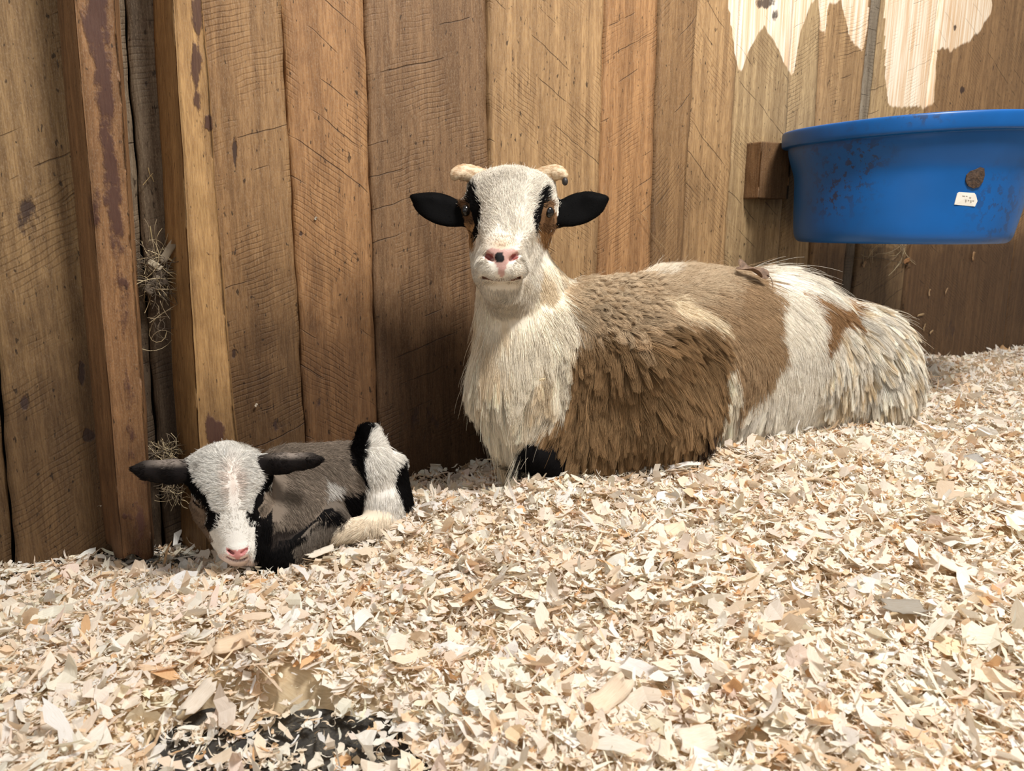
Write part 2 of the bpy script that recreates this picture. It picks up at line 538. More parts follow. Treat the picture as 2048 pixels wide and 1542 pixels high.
# ------------------------------------------------------------------ bedding of wood shavings
BED = np.array([(-.9, .5, -.004), (-.4, .45, .0), (0, .5, .0), (.5, .5, .012), (1.0, .6, .03), (-.74, 1.0, -.036), (-.62, 1.05, -.056), (-.58, 1.06, -.062), (-.53, 1.07, -.064), (-.48, 1.09, -.062), (-.55, 1.0, -.046), (-.66, 1.02, -.046), (-.42, 1.08, -.058), (-.42, 1.13, -.064), (-.36, 1.17, -.06), (-.379, .97, -.022), (-.324, .97, -.018), (-.26, 1.03, -.008), (-.2, 1.12, .006),
                (-.177, 1.28, -.025), (-.05, 1.38, -.02), (-.165, 1.12, .014), (-.012, 1.2, .012), (.06, 1.14, .045), (.103, 1.17, .052), (.326, 1.2, .066), (.586, 1.36, .072), (.8, 1.43, .064), (1.13, 1.9, .076), (1.23, 1.8, .069), (1.6, 2.3, .03),
                (.406, 1.0, .060), (.69, 1.0, .066), (.2, .95, .035), (0, .95, .015), (-.15, .9, .0), (-.5, .8, -.012), (-.25, .75, .0), (.25, .7, .018), (.6, .75, .04), (1.1, 1.2, .075), (.3, 1.4, .06), (.6, 1.6, .065), (.9, 1.75, .07),
                (-.22, .68, -.060), (-.15, .665, -.060), (-.28, .665, -.060), (-.20, .62, -.060), (-.12, .62, -.058), (-.25, .60, -.060), (-.17, .57, -.052), (-.08, .60, -.040), (-.42, .66, -.014), (-.38, .56, -.014), (-.33, .66, -.058), (-.31, .60, -.056), (-.39, .74, -.012), (-.2, .79, -.014), (-.08, .74, -.030), (0.0, .66, -.006), (.02, .58, -.004), (-.28, .76, -.018), (-.2, .50, -.030), (-.1, .5, -.02)])


def bed(x, y, lumps=True):
    x = np.asarray(x, float); y = np.asarray(y, float)
    d2 = (x[:, None] - BED[:, 0]) ** 2 + (y[:, None] - BED[:, 1]) ** 2 + 0.0012
    w = d2 ** -2.0
    z = (w * BED[:, 2]).sum(1) / w.sum(1)
    if lumps:
        P = np.stack([x, y, 0 * x], 1)
        z = z + 0.006 * noise(P, 16, 3)
    return z


PATCH = np.array([(-.22, .675, .06), (-.15, .655, .06), (-.28, .66, .045), (-.20, .61, .06), (-.12, .61, .05), (-.26, .60, .05), (-.075, .735, .022), (-.32, .70, .03), (-.335, .65, .04), (-.31, .60, .04), (-.57, 1.075, .035), (-.50, 1.085, .03), (-.43, 1.12, .03), (-.1, 1.37, .04), (-.17, 1.33, .03)])


def patchness(x, y):
    v = np.zeros(len(x))
    for (a, b, r) in PATCH:
        v = np.maximum(v, np.exp(-((x - a) ** 2 + (y - b) ** 2) / r ** 2))
    return v


m = NT('shavings')
colr = m.attr('Col')
co = m.n('ShaderNodeTexCoord').outputs['Object']
gr = m.noise(m.scalev(m.attr('fuv', 'Vector'), (4, 60, 1)), 1.0, 3, 0.6)
c = m.mix(m.rng(gr, 0.3, 0.7), m.mix(1.0, colr, (0.86, 0.81, 0.74, 1), 'MULTIPLY'), colr)
m.color(c); m.rough(0.7); m.spec(0.2)
tr = m.n('ShaderNodeBsdfTranslucent'); m.put(tr.inputs[0], m.mix(1.0, c, (1.0, 0.92, 0.80, 1), 'MULTIPLY'))
mx = m.n('ShaderNodeMixShader'); mx.inputs[0].default_value = 0.30
m.t.links.new(m.b.outputs[0], mx.inputs[1]); m.t.links.new(tr.outputs[0], mx.inputs[2]); m.t.links.new(mx.outputs[0], m.out.inputs[0])
M_SHAV = m.m

FLAKE_PAL = np.array([srgb(*c) for c in ((250, 240, 226), (250, 244, 235), (249, 233, 212), (251, 247, 242), (243, 217, 186), (230, 190, 146), (249, 231, 219), (245, 227, 206), (250, 245, 237), (228, 216, 204))])
FLAKE_W = np.array([.2, .17, .16, .13, .08, .028, .06, .09, .05, .015]); FLAKE_W /= FLAKE_W.sum()


def flakes(pos, up, L, Wd, curl, yaw, tilt, tdir, cols, rg, nr=5, nc=3):
    """curled, ragged shavings as one vertex array"""
    N = len(pos)
    t = np.linspace(-.5, .5, nr)[None, :, None]
    u = np.linspace(-.5, .5, nc)[None, None, :]
    rowscale = rg.uniform(0.55, 1.0, (N, nr, 1)); rowscale[:, 0] *= rg.uniform(.1, .9, (N, 1)); rowscale[:, -1] *= rg.uniform(.1, .9, (N, 1))
    rowshift = rg.normal(0, .10, (N, nr, 1))
    vv = (u * rowscale + rowshift) * Wd[:, None, None]
    endj = rg.normal(0, .07, (N, nr, nc))
    tt = np.clip(t + endj * (np.abs(t) > .4), -.62, .62)
    ang = tt * curl[:, None, None]
    R = L / np.where(np.abs(curl) < 1e-3, 1e-3, curl)
    X = R[:, None, None] * np.sin(ang)
    Zc = R[:, None, None] * (1 - np.cos(ang)) * 1.0
    twist = rg.normal(0, .5, (N, 1, 1)) * tt
    Y = vv * np.cos(twist)
    Zc = Zc + vv * np.sin(twist)
    loc = np.stack([X + 0 * Y, Y, Zc + 0 * Y], -1)
    cy, sy = np.cos(yaw), np.sin(yaw)
    o = np.zeros(N); one = np.ones(N)
    Rz = np.stack([np.stack([cy, -sy, o], -1), np.stack([sy, cy, o], -1), np.stack([o, o, one], -1)], -2)
    ax = np.stack([np.cos(tdir), np.sin(tdir), o], -1)
    K = np.zeros((N, 3, 3)); K[:, 0, 2] = ax[:, 1]; K[:, 1, 2] = -ax[:, 0]; K[:, 2, 0] = -ax[:, 1]; K[:, 2, 1] = ax[:, 0]
    K2 = K @ K
    Rt = np.eye(3)[None] + np.sin(tilt)[:, None, None] * K + (1 - np.cos(tilt))[:, None, None] * K2
    Rm = Rt @ Rz
    P = np.einsum('nij,nrcj->nrci', Rm, loc) + pos[:, None, None, :]
    uv = np.stack([np.broadcast_to(t * 1.0, (N, nr, nc)) + rg.uniform(0, 50, (N, 1, 1)), np.broadcast_to(u, (N, nr, nc)) * 0.6 + rg.uniform(0, 50, (N, 1, 1)), np.zeros((N, nr, nc))], -1)
    base = (np.arange(N) * nr * nc)[:, None, None]
    r_, c_ = np.meshgrid(np.arange(nr - 1), np.arange(nc - 1), indexing='ij')
    q = np.stack([r_ * nc + c_, r_ * nc + c_ + 1, (r_ + 1) * nc + c_ + 1, (r_ + 1) * nc + c_], -1).reshape(1, -1, 4)
    Fq = (q + base).reshape(-1, 4)
    C = np.repeat(cols, nr * nc, 0)
    return P.reshape(-1, 3), Fq, C, uv.reshape(-1, 3)


def in_view(x, y, z, mg=90):
    q = proj(np.stack([x, y, z], 1))
    return (q[:, 0] > -mg) & (q[:, 0] < 2048 + mg) & (q[:, 1] > 500) & (q[:, 1] < 1542 + mg * 1.5)


def wall_dist(x, y):
    return (np.stack([x, y], 1) - W0[:2]) @ WN[:2]


NTRY = 567000
x = rng.uniform(-1.0, 2.6, NTRY); y = rng.uniform(.40, 2.75, NTRY)
keep = (wall_dist(x, y) > 0.006)
x, y = x[keep], y[keep]
z = bed(x, y)
keep = in_view(x, y, z) | (in_view(x, y, z, 800) & (rng.uniform(0, 1, len(x)) < .5))
x, y, z = x[keep], y[keep], z[keep]
pn = patchness(x, y)
keep = rng.uniform(0, 1, len(x)) > 0.80 * smooth(.40, .8, pn + .3 * noise(np.stack([x, y, 0 * x], 1), 45, 2))
x, y, z, pn = x[keep], y[keep], z[keep], pn[keep]
# room for the larger single shavings that lie on top
for (sx, sy, sr) in ((1806, 1214, .020), (1944, 919, .018), (1905, 1132, .020), (1350, 1060, .013), (398, 1396, .016), (470, 1285, .017), (1215, 1395, .018), (1395, 1480, .015), (640, 1105, .012)):
    d_ = ray(sx, sy); t_ = np.linspace(.4, 2.6, 900); pp_ = np.array([0, 0, H]) + d_[None] * t_[:, None]
    h_ = pp_[np.argmax(pp_[:, 2] < bed(pp_[:, 0], pp_[:, 1]) + .012)]
    k_ = np.hypot(x - h_[0], y - h_[1] + .006) > sr
    x, y, z, pn = x[k_], y[k_], z[k_], pn[k_]
N = len(x)
print('flakes', N)
L = np.exp(rng.normal(math.log(0.0088), 0.62, N)).clip(.0025, .044)
kind = rng.uniform(0, 1, N)
asp = np.where(kind < .36, rng.uniform(.40, .85, N), np.where(kind < .74, rng.uniform(.16, .36, N), rng.uniform(.06, .14, N)))
L = np.where(kind < .36, L, L * 1.25)
Wd = L * asp
curl = np.abs(rng.normal(0, 1.5, N)) * np.sign(rng.normal(0, 1, N) + .3) + .05
yaw = rng.uniform(0, 6.28, N)
tilt = np.abs(rng.normal(0, .55, N)).clip(0, 1.5)
tdir = rng.uniform(0, 6.28, N)
big = (rng.uniform(0, 1, N) < .022) & (pn < .3)
L = np.where(big, rng.uniform(.020, .040, N), L); Wd = np.where(big, L * rng.uniform(.28, .62, N), Wd); tilt = np.where(big, tilt * .6, tilt); curl = np.where(big, curl * .8, curl)
lift = rng.uniform(-.004, .009, N) + .25 * L * np.sin(tilt) + .002 * big
ci = rng.choice(len(FLAKE_PAL), N, p=FLAKE_W)
lump = noise(np.stack([x, y, 0 * x], 1), 22, 2)
cols = FLAKE_PAL[ci] * (rng.normal(1, .06, N) )[:, None]
deep = lift < -.001
cols[big] = cols[big] * .5 + .5 * FLAKE_PAL[rng.choice([0, 1, 3, 6], big.sum())]
cols[deep] = cols[deep] * np.array([.97, .90, .80])
zz_ = np.maximum(z + lift, FLOOR_Z + .002 + .3 * L * np.sin(tilt))
P, Fq, C, uv = flakes(np.stack([x, y, zz_], 1), None, L, Wd, curl, yaw, tilt, tdir, np.clip(cols, 0, .93), rng)
# the heap the loose flakes lie on
gx = np.arange(-1.15, 2.6, .012); gy = np.arange(.30, 2.9, .012)
X, Yg = np.meshgrid(gx, gy)
wdist = wall_dist(X.ravel(), Yg.ravel())
bz = bed(X.ravel(), Yg.ravel()) - .006 - .03 * smooth(.3, .7, patchness(X.ravel(), Yg.ravel()))
bz = bz - .02 * smooth(.03, .0, wdist) * smooth(.2, -.2, X.ravel())
idx = np.arange(X.size).reshape(X.shape)
hq = np.stack([idx[:-1, :-1], idx[:-1, 1:], idx[1:, 1:], idx[1:, :-1]], -1).reshape(-1, 4)
hq = hq[(wdist[hq] > -0.004).all(1)]
hv = np.stack([X.ravel(), Yg.ravel(), bz], 1)
hc = np.tile(srgb(236, 214, 178), (len(hv), 1)) * (1 + .15 * noise(hv, 120, 2))[:, None]
P = np.concatenate([P, hv]); Fq = np.concatenate([Fq, hq + len(C)]); C = np.concatenate([C, hc]); uv = np.concatenate([uv, hv * 20])
sh = mesh_np('wood_shavings', P, Fq, M_SHAV, smoothf=False, cols=C, attrs={'fuv': uv})
tag(sh, 'deep bedding of pale curled wood shavings covering the barn floor', 'wood shavings', kind='stuff')

# ------------------------------------------------------------------ blue tub on the wall
m = NT('blue_plastic')
co = m.n('ShaderNodeTexCoord').outputs['Object']
n1 = m.noise(co, 60, 4, 0.7); n2 = m.noise(co, 16, 3, 0.6); n3 = m.noise(co, 5, 3, .6)
c = m.mix(m.rng(n3, .3, .7), rgba(0, 78, 142), rgba(2, 88, 160))
sp = m.attr('mask', 'Vector'); sx = m.n('ShaderNodeSeparateXYZ'); m.put(sx.inputs[0], sp)
sm_ = m.math('MULTIPLY', m.rng(n1, .52, .58), sx.outputs[0])
c = m.mix(m.math('MULTIPLY', sm_, .85), c, rgba(44, 38, 36))
mud = m.rng(m.math('ADD', sx.outputs[1], m.math('MULTIPLY_ADD', n1, .5, -.25)), .45, .52)
c = m.mix(mud, c, rgba(58, 42, 34))
m.color(c); m.rough(m.math('MULTIPLY_ADD', mud, .4, .38)); m.spec(.45)
M_BLUE = m.m
TC_D = 1.90


def tub():
    a = math.radians(27.2)
    top = np.array([TC_D * math.sin(a), TC_D * math.cos(a)])
    dl = -0.028
    bot = top + WD[:2] * dl
    zt = 0.654
    zb = 0.414
    prof = [(0.0, zb + .006, 1), (.12, zb + .006, 1), (.188, zb + .004, 1), (.198, zb, 1), (.207, zb + .004, 1), (.213, zb + .013, 1), (.216, zb + .03, 1), (.224, zb + .09, .7), (.229, zb + .135, .5), (.234, zb + .150, .4), (.247, zb + .176, .2),
            (.254, zb + .195, .1), (.256, zt - .036, 0), (.256, zt - .034, 0), (.268, zt - .034, 0), (.271, zt - .031, 0), (.272, zt - .006, 0), (.270, zt - .001, 0), (.264, zt, 0), (.248, zt - .002, 0), (.243, zt - .008, 0), (.238, zt - .06, .2), (.22, zb + .12, .5), (.208, zb + .03, 1), (.19, zb + .012, 1), (.0, zb + .012, 1)]
    nseg = 120
    V, Fq = [], []
    for (r, z, k) in prof:
        c = top + (bot - top) * k
        for j in range(nseg):
            t = 2 * math.pi * j / nseg
            wob = 1 + .004 * math.sin(3 * t + 1) + .003 * math.sin(5 * t)
            V.append((c[0] + r * wob * math.cos(t), c[1] + r * wob * math.sin(t), z - (.004 * math.sin(2 * t + .6) if z > .6 else 0)))
    n = len(prof)
    for i in range(n - 1):
        for j in range(nseg):
            Fq.append((i * nseg + j, i * nseg + (j + 1) % nseg, (i + 1) * nseg + (j + 1) % nseg, (i + 1) * nseg + j))
    V = np.array(V)
    q = proj(V)
    # splashes of dirt and one lump of mud on the side that faces the room
    spl = np.zeros(len(V))
    for (x, y, rx, ry, w) in ((1715, 330, 40, 60, .9), (1690, 350, 60, 60, .6), (1665, 405, 40, 30, .8), (1740, 310, 40, 30, .8), (1900, 234, 120, 6, .8), (2000, 420, 60, 70, .5), (1990, 380, 40, 40, .5), (1640, 300, 60, 12, .4), (1800, 232, 30, 8, .6)):
        spl = np.maximum(spl, min(1.3 * w, 1) * np.exp(-((q[:, 0] - x) / rx) ** 2 - ((q[:, 1] - y) / ry) ** 2))
    return V, np.array(Fq), np.stack([spl, 0 * spl, 0 * spl], 1)


V, Fq, mk = tub()
# denser wall so the stains keep their outline
tb = mesh_np('feed_tub', V, Fq, M_BLUE, attrs={'mask': mk})
md = tb.modifiers.new('sub', 'SUBSURF'); md.levels = 1; md.render_levels = 2
tag(tb, 'round blue plastic feed tub hung on the plank wall above the goat', 'feed tub')


def tub_hit(px, py):
    """where the line of sight meets the tub's side (a cone)"""
    from mathutils.bvhtree import BVHTree
    bvh = tub_hit.bvh
    d = ray(px, py)
    h = bvh.ray_cast(Vector((0, 0, H)), Vector(d))
    return np.array(h[0]), np.array(h[1])


from mathutils.bvhtree import BVHTree
tub_hit.bvh = BVHTree.FromPolygons([tuple(v) for v in V], [tuple(int(i) for i in f) for f in Fq])


def decal(name, poly, mat, parent, lift, thick, fine=3):
    """thin piece lying on the tub: outline in the photo, own thickness"""
    bm = bmesh.new()
    top, bot = [], []
    for (x, y) in poly:
        p, nn = tub_hit(x, y)
        if nn @ (p - np.array([0, 0, H])) > 0: nn = -nn
        top.append(bm.verts.new(p + nn * (lift + thick))); bot.append(bm.verts.new(p + nn * (lift - .001)))
    cx, cy = np.mean(poly, 0)
    p, nn = tub_hit(cx, cy)
    if nn @ (p - np.array([0, 0, H])) > 0: nn = -nn
    ct = bm.verts.new(p + nn * (lift + thick * (1.0 if thick < .002 else 2.2)))
    k = len(poly)
    for j in range(k):
        bm.faces.new((top[j], top[(j + 1) % k], ct))
        bm.faces.new((top[j], bot[j], bot[(j + 1) % k], top[(j + 1) % k]))
    return from_bm(name, bm, mat, parent, sm=(thick > .002))


m = NT('sticker_paper'); m.color(rgba(226, 220, 208)); m.rough(.6); M_STK = m.m
m = NT('mud'); co = m.n('ShaderNodeTexCoord').outputs['Object']; nn_ = m.noise(co, 150, 4, .7)
m.color(m.mix(m.rng(nn_, .3, .7), rgba(46, 34, 28), rgba(88, 66, 48))); m.rough(.85); m.bump(nn_, .003); M_MUD = m.m
stk = decal('price_sticker', [(1918, 384), (1948, 386), (1951, 390), (1954, 402), (1949, 413), (1908, 409), (1911, 398), (1914, 387)], M_STK, tb, .0008, .0006)
stk['label'] = 'small white paper sticker on the blue tub'
m = NT('faded_ink'); m.color(rgba(158, 152, 142)); M_INK = m.m
for (a, b, c_, d_) in ((1924, 391, 1929, 392.5), (1931, 391.5, 1934, 393), (1938, 394, 1941, 396), (1930, 399, 1932, 403), (1935, 399.5, 1938, 401), (1940, 400, 1942, 404.5), (1944, 400.5, 1947, 402)):
    decal('faded_print', [(a, b), (c_, b + .4), (c_, d_), (a, d_ - .4)], M_INK, stk, .0016, .0003)
decal('mud_lump', [(1932, 350), (1940, 342), (1952, 338), (1960, 334), (1967, 336), (1968, 350), (1964, 364), (1956, 374), (1946, 377), (1935, 372), (1930, 362)], M_MUD, tb, .0005, .002)['label'] = 'dark dried mud lump'

# ------------------------------------------------------------------ single shavings and litter
M_HAY = NT('old_hay'); M_HAY.color(M_HAY.attr('Col')); M_HAY.rough(.8); M_HAY = M_HAY.m


def chip(name, P, nrm, L, W, yaw, col, curl=.6, label=None, group=None, thick=.0007, cat='wood shaving'):
    """a single curled shaving with thickness, lying against a surface with the given normal"""
    nrm = np.asarray(nrm, float); nrm /= np.linalg.norm(nrm)
    ref = np.array([0, 0, 1.0]) if abs(nrm[2]) < .8 else np.array([0, 1.0, 0])
    u = np.cross(ref, nrm); u /= np.linalg.norm(u); v = np.cross(nrm, u)
    a = u * math.cos(yaw) + v * math.sin(yaw); b = np.cross(nrm, a)
    rg = np.random.default_rng(abs(hash((round(P[0], 4), round(P[1], 4)))) % 2 ** 31)
    nr, nc = 9, 5
    pts = []
    for i in range(nr):
        t = i / (nr - 1) - .5
        w = W * (1 - .22 * abs(t * 2) ** 6) * rg.uniform(.84, 1.0)
        for j in range(nc):
            s = j / (nc - 1) - .5
            h = curl * L * (t * t - .02) + .002 * rg.normal() * .3
            pts.append(P + a * (t * L + rg.normal() * L * (.055 if i in (0, nr - 1) else .008)) + b * s * w + nrm * (h + .0012))
    pts = np.array(pts)
    V = np.concatenate([pts, pts - nrm * thick])
    k = nr * nc
    Fq = []
    for i in range(nr - 1):
        for j in range(nc - 1):
            q = (i * nc + j, i * nc + j + 1, (i + 1) * nc + j + 1, (i + 1) * nc + j)
            Fq += [q, tuple(x + k for x in q[::-1])]
    rim = [j for j in range(nc)] + [i * nc + nc - 1 for i in range(1, nr)] + [(nr - 1) * nc + j for j in range(nc - 2, -1, -1)] + [i * nc for i in range(nr - 2, 0, -1)]
    for q in range(len(rim)):
        a0, a1 = rim[q], rim[(q + 1) % len(rim)]
        Fq.append((a0, a0 + k, a1 + k, a1))
    uv = np.stack([np.repeat(np.linspace(0, 1, nr), nc), np.tile(np.linspace(0, .6, nc), nr), np.zeros(k)], 1)
    o = mesh_np(name, V, Fq, M_SHAV, cols=np.tile(col, (2 * k, 1)), attrs={'fuv': np.concatenate([uv, uv])})
    tag(o, label, cat, group)
    return o


def bed_chip(px, py, L, W, yaw, col, label, tiltx=0., tilty=0., curl=.5, lift=.012):
    # walk the line of sight down to the bedding
    d = ray(px, py)
    t = np.linspace(.4, 2.6, 900)
    pts = np.array([0, 0, H]) + d[None] * t[:, None]
    hit = np.argmax(pts[:, 2] < bed(pts[:, 0], pts[:, 1]) + lift)
    return chip('wood_shaving', pts[hit], (tiltx, tilty, 1), L, W, yaw, col, curl, label)


bed_chip(1806, 1214, .046, .022, .1, srgb(178, 170, 158), 'grey weathered shaving on the bedding in front of the goat, right of the darker hollow', .1, -.35, .25)
bed_chip(1944, 919, .036, .022, .3, srgb(186, 182, 176), 'round grey shaving lying on the bedding right of the goat below the blue tub', .05, -.5, .3)
bed_chip(1905, 1132, .050, .02, -.5, srgb(248, 242, 230), 'large white shaving on the bedding beyond the grey shaving', .1, -.4, .5)
bed_chip(1350, 1060, .030, .022, .3, srgb(250, 236, 210), 'broad cream shaving standing in the bedding below the brown shoulder of the goat', .0, -.6, .5)
bed_chip(398, 1396, .040, .020, 1.2, srgb(238, 228, 214), 'big pale shaving leaning at the left edge of the bare floor patch', .25, -.6, .4, .02)
bed_chip(470, 1285, .042, .022, .5, srgb(243, 222, 194), 'wide ribbed tan shaving between the kid and the bare floor patch', .1, -.5, .3, .014)
bed_chip(1215, 1395, .048, .024, .8, srgb(244, 228, 205), 'large curled beige shaving at the bottom of the picture middle', .2, -.5, .8, .016)
bed_chip(1395, 1480, .036, .026, .2, srgb(248, 238, 222), 'round white shaving in the near bedding right of the large curled beige shaving', .1, -.5, .4, .016)
bed_chip(640, 1105, .040, .012, .75, srgb(246, 238, 224), 'long white shaving leaning on the folded foreleg of the kid', .3, -.6, .2, .016)


def wall_chip(px, py, L, W, yaw, col, label, group=None, off=.002):
    s, z = wall_sz(px, py, off)
    P = wall_pt(np.array(s), np.array(z), np.array(off))
    return chip('wood_shaving', P, WN, L, W, yaw, col, .25, label, group)


pw = srgb(214, 202, 184)
wall_chip(181, 984, .016, .007, 1.3, pw, 'pale shaving stuck upright on the left board beside the reddish post')
wall_chip(188, 1024, .028, .006, .8, pw, 'long pale shaving slanting on the left board beside the foot of the reddish post')
wall_chip(137, 1068, .006, .004, .3, pw, 'tiny white chip low on the left board')
wall_chip(512, 810, .006, .004, 1.0, pw, 'tiny white chip on the plank behind the kid')
wall_chip(631, 437, .006, .004, 1.0, pw, 'tiny white chip on the orange plank above the kid')
wall_chip(1858, 585, .020, .008, 1.4, srgb(190, 160, 125), 'tan shaving stuck on the wall below the tub, above the hooked one')
wall_chip(1840, 630, .034, .007, 0.1, srgb(196, 168, 130), 'hooked shaving stuck on the wall below the blue tub')
wall_chip(1848, 655, .022, .006, 1.3, srgb(196, 168, 130), 'thin shaving hanging under the hooked one on the wall')
wall_chip(1892, 582, .02, .006, 1.2, srgb(190, 160, 125), 'narrow shaving on the board at the right edge below the tub')
wall_chip(1946, 512, .026, .012, 1.4, srgb(186, 150, 112), 'tan shaving right under the bottom edge of the blue tub')
wall_chip(1812, 522, .028, .014, .3, srgb(172, 128, 88), 'brown shaving under the blue tub near the seam')
wall_chip(1728, 528, .018, .012, .9, srgb(180, 150, 120), 'small tan chip on the wall above the rump of the goat')
wall_chip(1862, 664, .016, .008, .6, srgb(196, 168, 130), 'short shaving lowest of those on the wall below the tub')


def straws(name, pts_list, r, cols, label, cat, group=None, parent=None):
    """a tangle of hay: each blade a thin three-sided tube, all one tuft"""
    V, Fq, C = [], [], []
    for pts, c in zip(pts_list, cols):
        pts = np.asarray(pts)
        n = len(pts)
        b = len(V)
        for i, p in enumerate(pts):
            d = pts[min(i + 1, n - 1)] - pts[max(i - 1, 0)]
            d = d / (np.linalg.norm(d) + 1e-9)
            u = np.cross(d, [.3, .9, .2]); u /= np.linalg.norm(u) + 1e-9
            v = np.cross(d, u)
            rr = r * (1 - .5 * i / n)
            for a in range(3):
                V.append(p + rr * (u * math.cos(a * 2.094) + v * math.sin(a * 2.094))); C.append(c)
        for i in range(n - 1):
            for a in range(3):
                Fq.append((b + i * 3 + a, b + i * 3 + (a + 1) % 3, b + (i + 1) * 3 + (a + 1) % 3, b + (i + 1) * 3 + a))
    o = mesh_np(name, np.array(V), np.array(Fq), M_HAY, parent, cols=np.array(C))
    if label: tag(o, label, cat, group)
    return o


def wp3(px, py, off):
    s, z = wall_sz(px, py, off)
    return wall_pt(np.array(s), np.array(z), np.array(off))


def tangle(cx, cy, rx, ry, n, seed, off=(.004, .035), ln=(40, 90)):
    rg = np.random.default_rng(seed)
    out, cols = [], []
    for i in range(n):
        x, y = cx + np.clip(rg.normal() * rx * .45, -rx * .6, rx * .6), cy + rg.normal() * ry * .45
        a = rg.uniform(0, 6.28); l = rg.uniform(*ln); o0 = rg.uniform(*off); bend = rg.normal() * .9
        pts = []
        for k in range(7):
            t = k / 6 - .5
            aa = a + bend * t
            pts.append(wp3(x + math.cos(aa) * l * t, y + math.sin(aa) * l * t, max(.003, o0 + rg.normal() * .003)))
        out.append(pts)
        cols.append(srgb(*[(150, 132, 104), (176, 156, 120), (120, 104, 84), (200, 182, 146), (92, 80, 66)][rg.integers(5)]))
    return out, cols


a_, c_ = tangle(312, 545, 36, 60, 110, 3)
a2, c2 = tangle(322, 640, 16, 60, 14, 4, ln=(30, 80)); a_ += a2; c_ += c2
a_.append([wp3(300 + 2 * k, 452 + 12 * k, .02) for k in range(6)]); c_.append(srgb(190, 170, 120))
ht = straws('hay_tuft', a_, .0007, c_, 'tangled tuft of old grey hay and cobweb stuck between the two posts at mid height', 'hay')
for (x, y, L, W, yw, c0, lb) in ((335, 505, .032, .012, 1.0, (160, 146, 126), 'grey wood splinter in the upper tuft'), (310, 530, .02, .01, -.6, (206, 194, 170), 'pale flake in the upper tuft'), (306, 570, .03, .016, .9, (120, 108, 94), 'dark bark flake in the upper tuft'), (322, 556, .024, .012, 2.0, (90, 78, 66), 'blackish flake in the upper tuft')):
    o = chip('wood_flake', wp3(x, y, .03), WN, L, W, yw, srgb(*c0), .2)
    o.parent = ht
    if 'category' in o: del o['category']
    o['label'] = lb
a_, c_ = tangle(330, 905, 34, 26, 60, 9, ln=(30, 70))
straws('hay_tuft', a_, .0007, c_, 'pale matted hay tuft low between the two posts, behind the ear of the kid', 'hay')
a_, c_ = tangle(345, 985, 30, 22, 40, 12, off=(.01, .05), ln=(20, 50))
straws('hay_tuft', a_, .0007, c_, 'brown hay tuft under the ear of the kid beside the reddish post', 'hay')
a_, c_ = tangle(1770, 505, 70, 24, 26, 15, off=(.003, .012), ln=(30, 90))
straws('hay_tuft', a_, .0008, c_, 'thin hay stalks stuck to the wall just under the blue tub', 'hay')
pp = [wp3(1280 + 6 * k + 5 * math.sin(k), 425 + 9.5 * k, .006 + .004 * math.sin(k)) for k in range(9)]
straws('hay_stalk', [pp], .0007, [srgb(170, 140, 100)], 'single hay stalk curving on the wall behind the back of the goat', 'hay')
pp = [wp3(296 + 1.5 * k, 335 + 6 * k * (1 if k < 4 else .6), .006) for k in range(9)]
straws('hay_stalk', [pp, [wp3(286 + 5 * k, 370 - 6 * k, .007) for k in range(5)]], .0009, [srgb(180, 155, 110)] * 2, 'crossed hay stalks stuck high between the two posts', 'hay')

# ------------------------------------------------------------------ animals: bodies grown as one smooth surface
def pt(p):
    return at(p[0], p[1], p[2])


def prad(r, p):
    q = pt(p)
    return r * (q[1] * CT - (q[2] - H) * ST) / F


CAM_R = np.array([1.0, 0, 0]); CAM_U = np.array([0, ST, CT]); CAM_F = np.array([0, CT, -ST])


class Prim:
    def __init__(s, part, k):
        s.part, s.k, s.sub = part, k, False


def cone(a, b, k=.02, part='body', sub=False):
    """rounded cone between two points (photo x, photo y, distance, radius in photo pixels)"""
    o = Prim(part, k); o.sub = sub
    o.a, o.b = pt(a), pt(b); o.ra, o.rb = prad(a[3], a), prad(b[3], b)
    m_ = max(o.ra, o.rb) + k + .012
    o.lo = np.minimum(o.a, o.b) - m_; o.hi = np.maximum(o.a, o.b) + m_

    def f(P):
        ab = o.b - o.a
        L2 = max(ab @ ab, 1e-12)
        t = np.clip(((P - o.a.astype(np.float32)) @ ab.astype(np.float32)) / L2, 0, 1)
        d = P - o.a.astype(np.float32) - t[..., None] * ab.astype(np.float32)
        return np.sqrt((d * d).sum(-1)) - (o.ra + (o.rb - o.ra) * t)
    o.f = f
    return o


def ell(c, rx, ry, rz, ang=0., k=.02, part='body', sub=False, turn=0., nod=0.):
    """ellipsoid; rx, ry in the picture plane (photo pixels), rz in depth; ang rotates rx in the picture plane, turn about the vertical, nod about the sideways axis"""
    o = Prim(part, k); o.sub = sub
    o.c = pt(c)
    R = np.array([prad(rx, c), prad(ry, c), prad(rz, c)])
    a = math.radians(ang); t = math.radians(turn); nd = math.radians(nod)
    X = math.cos(a) * CAM_R - math.sin(a) * CAM_U
    Yv = math.sin(a) * CAM_R + math.cos(a) * CAM_U
    Z = CAM_F.copy()
    X, Z = math.cos(t) * X + math.sin(t) * Z, -math.sin(t) * X + math.cos(t) * Z
    Yv, Z = math.cos(nd) * Yv + math.sin(nd) * Z, -math.sin(nd) * Yv + math.cos(nd) * Z
    B = np.stack([X, Yv, Z]).astype(np.float32)
    m_ = R.max() + k + .012
    o.lo = o.c - m_; o.hi = o.c + m_

    def f(P):
        q = (P - o.c.astype(np.float32)) @ B.T
        k0 = np.sqrt(((q / R.astype(np.float32)) ** 2).sum(-1)) + 1e-6
        k1 = np.sqrt(((q / (R * R).astype(np.float32)) ** 2).sum(-1)) + 1e-6
        return k0 * (k0 - 1) / k1
    o.f = f
    return o


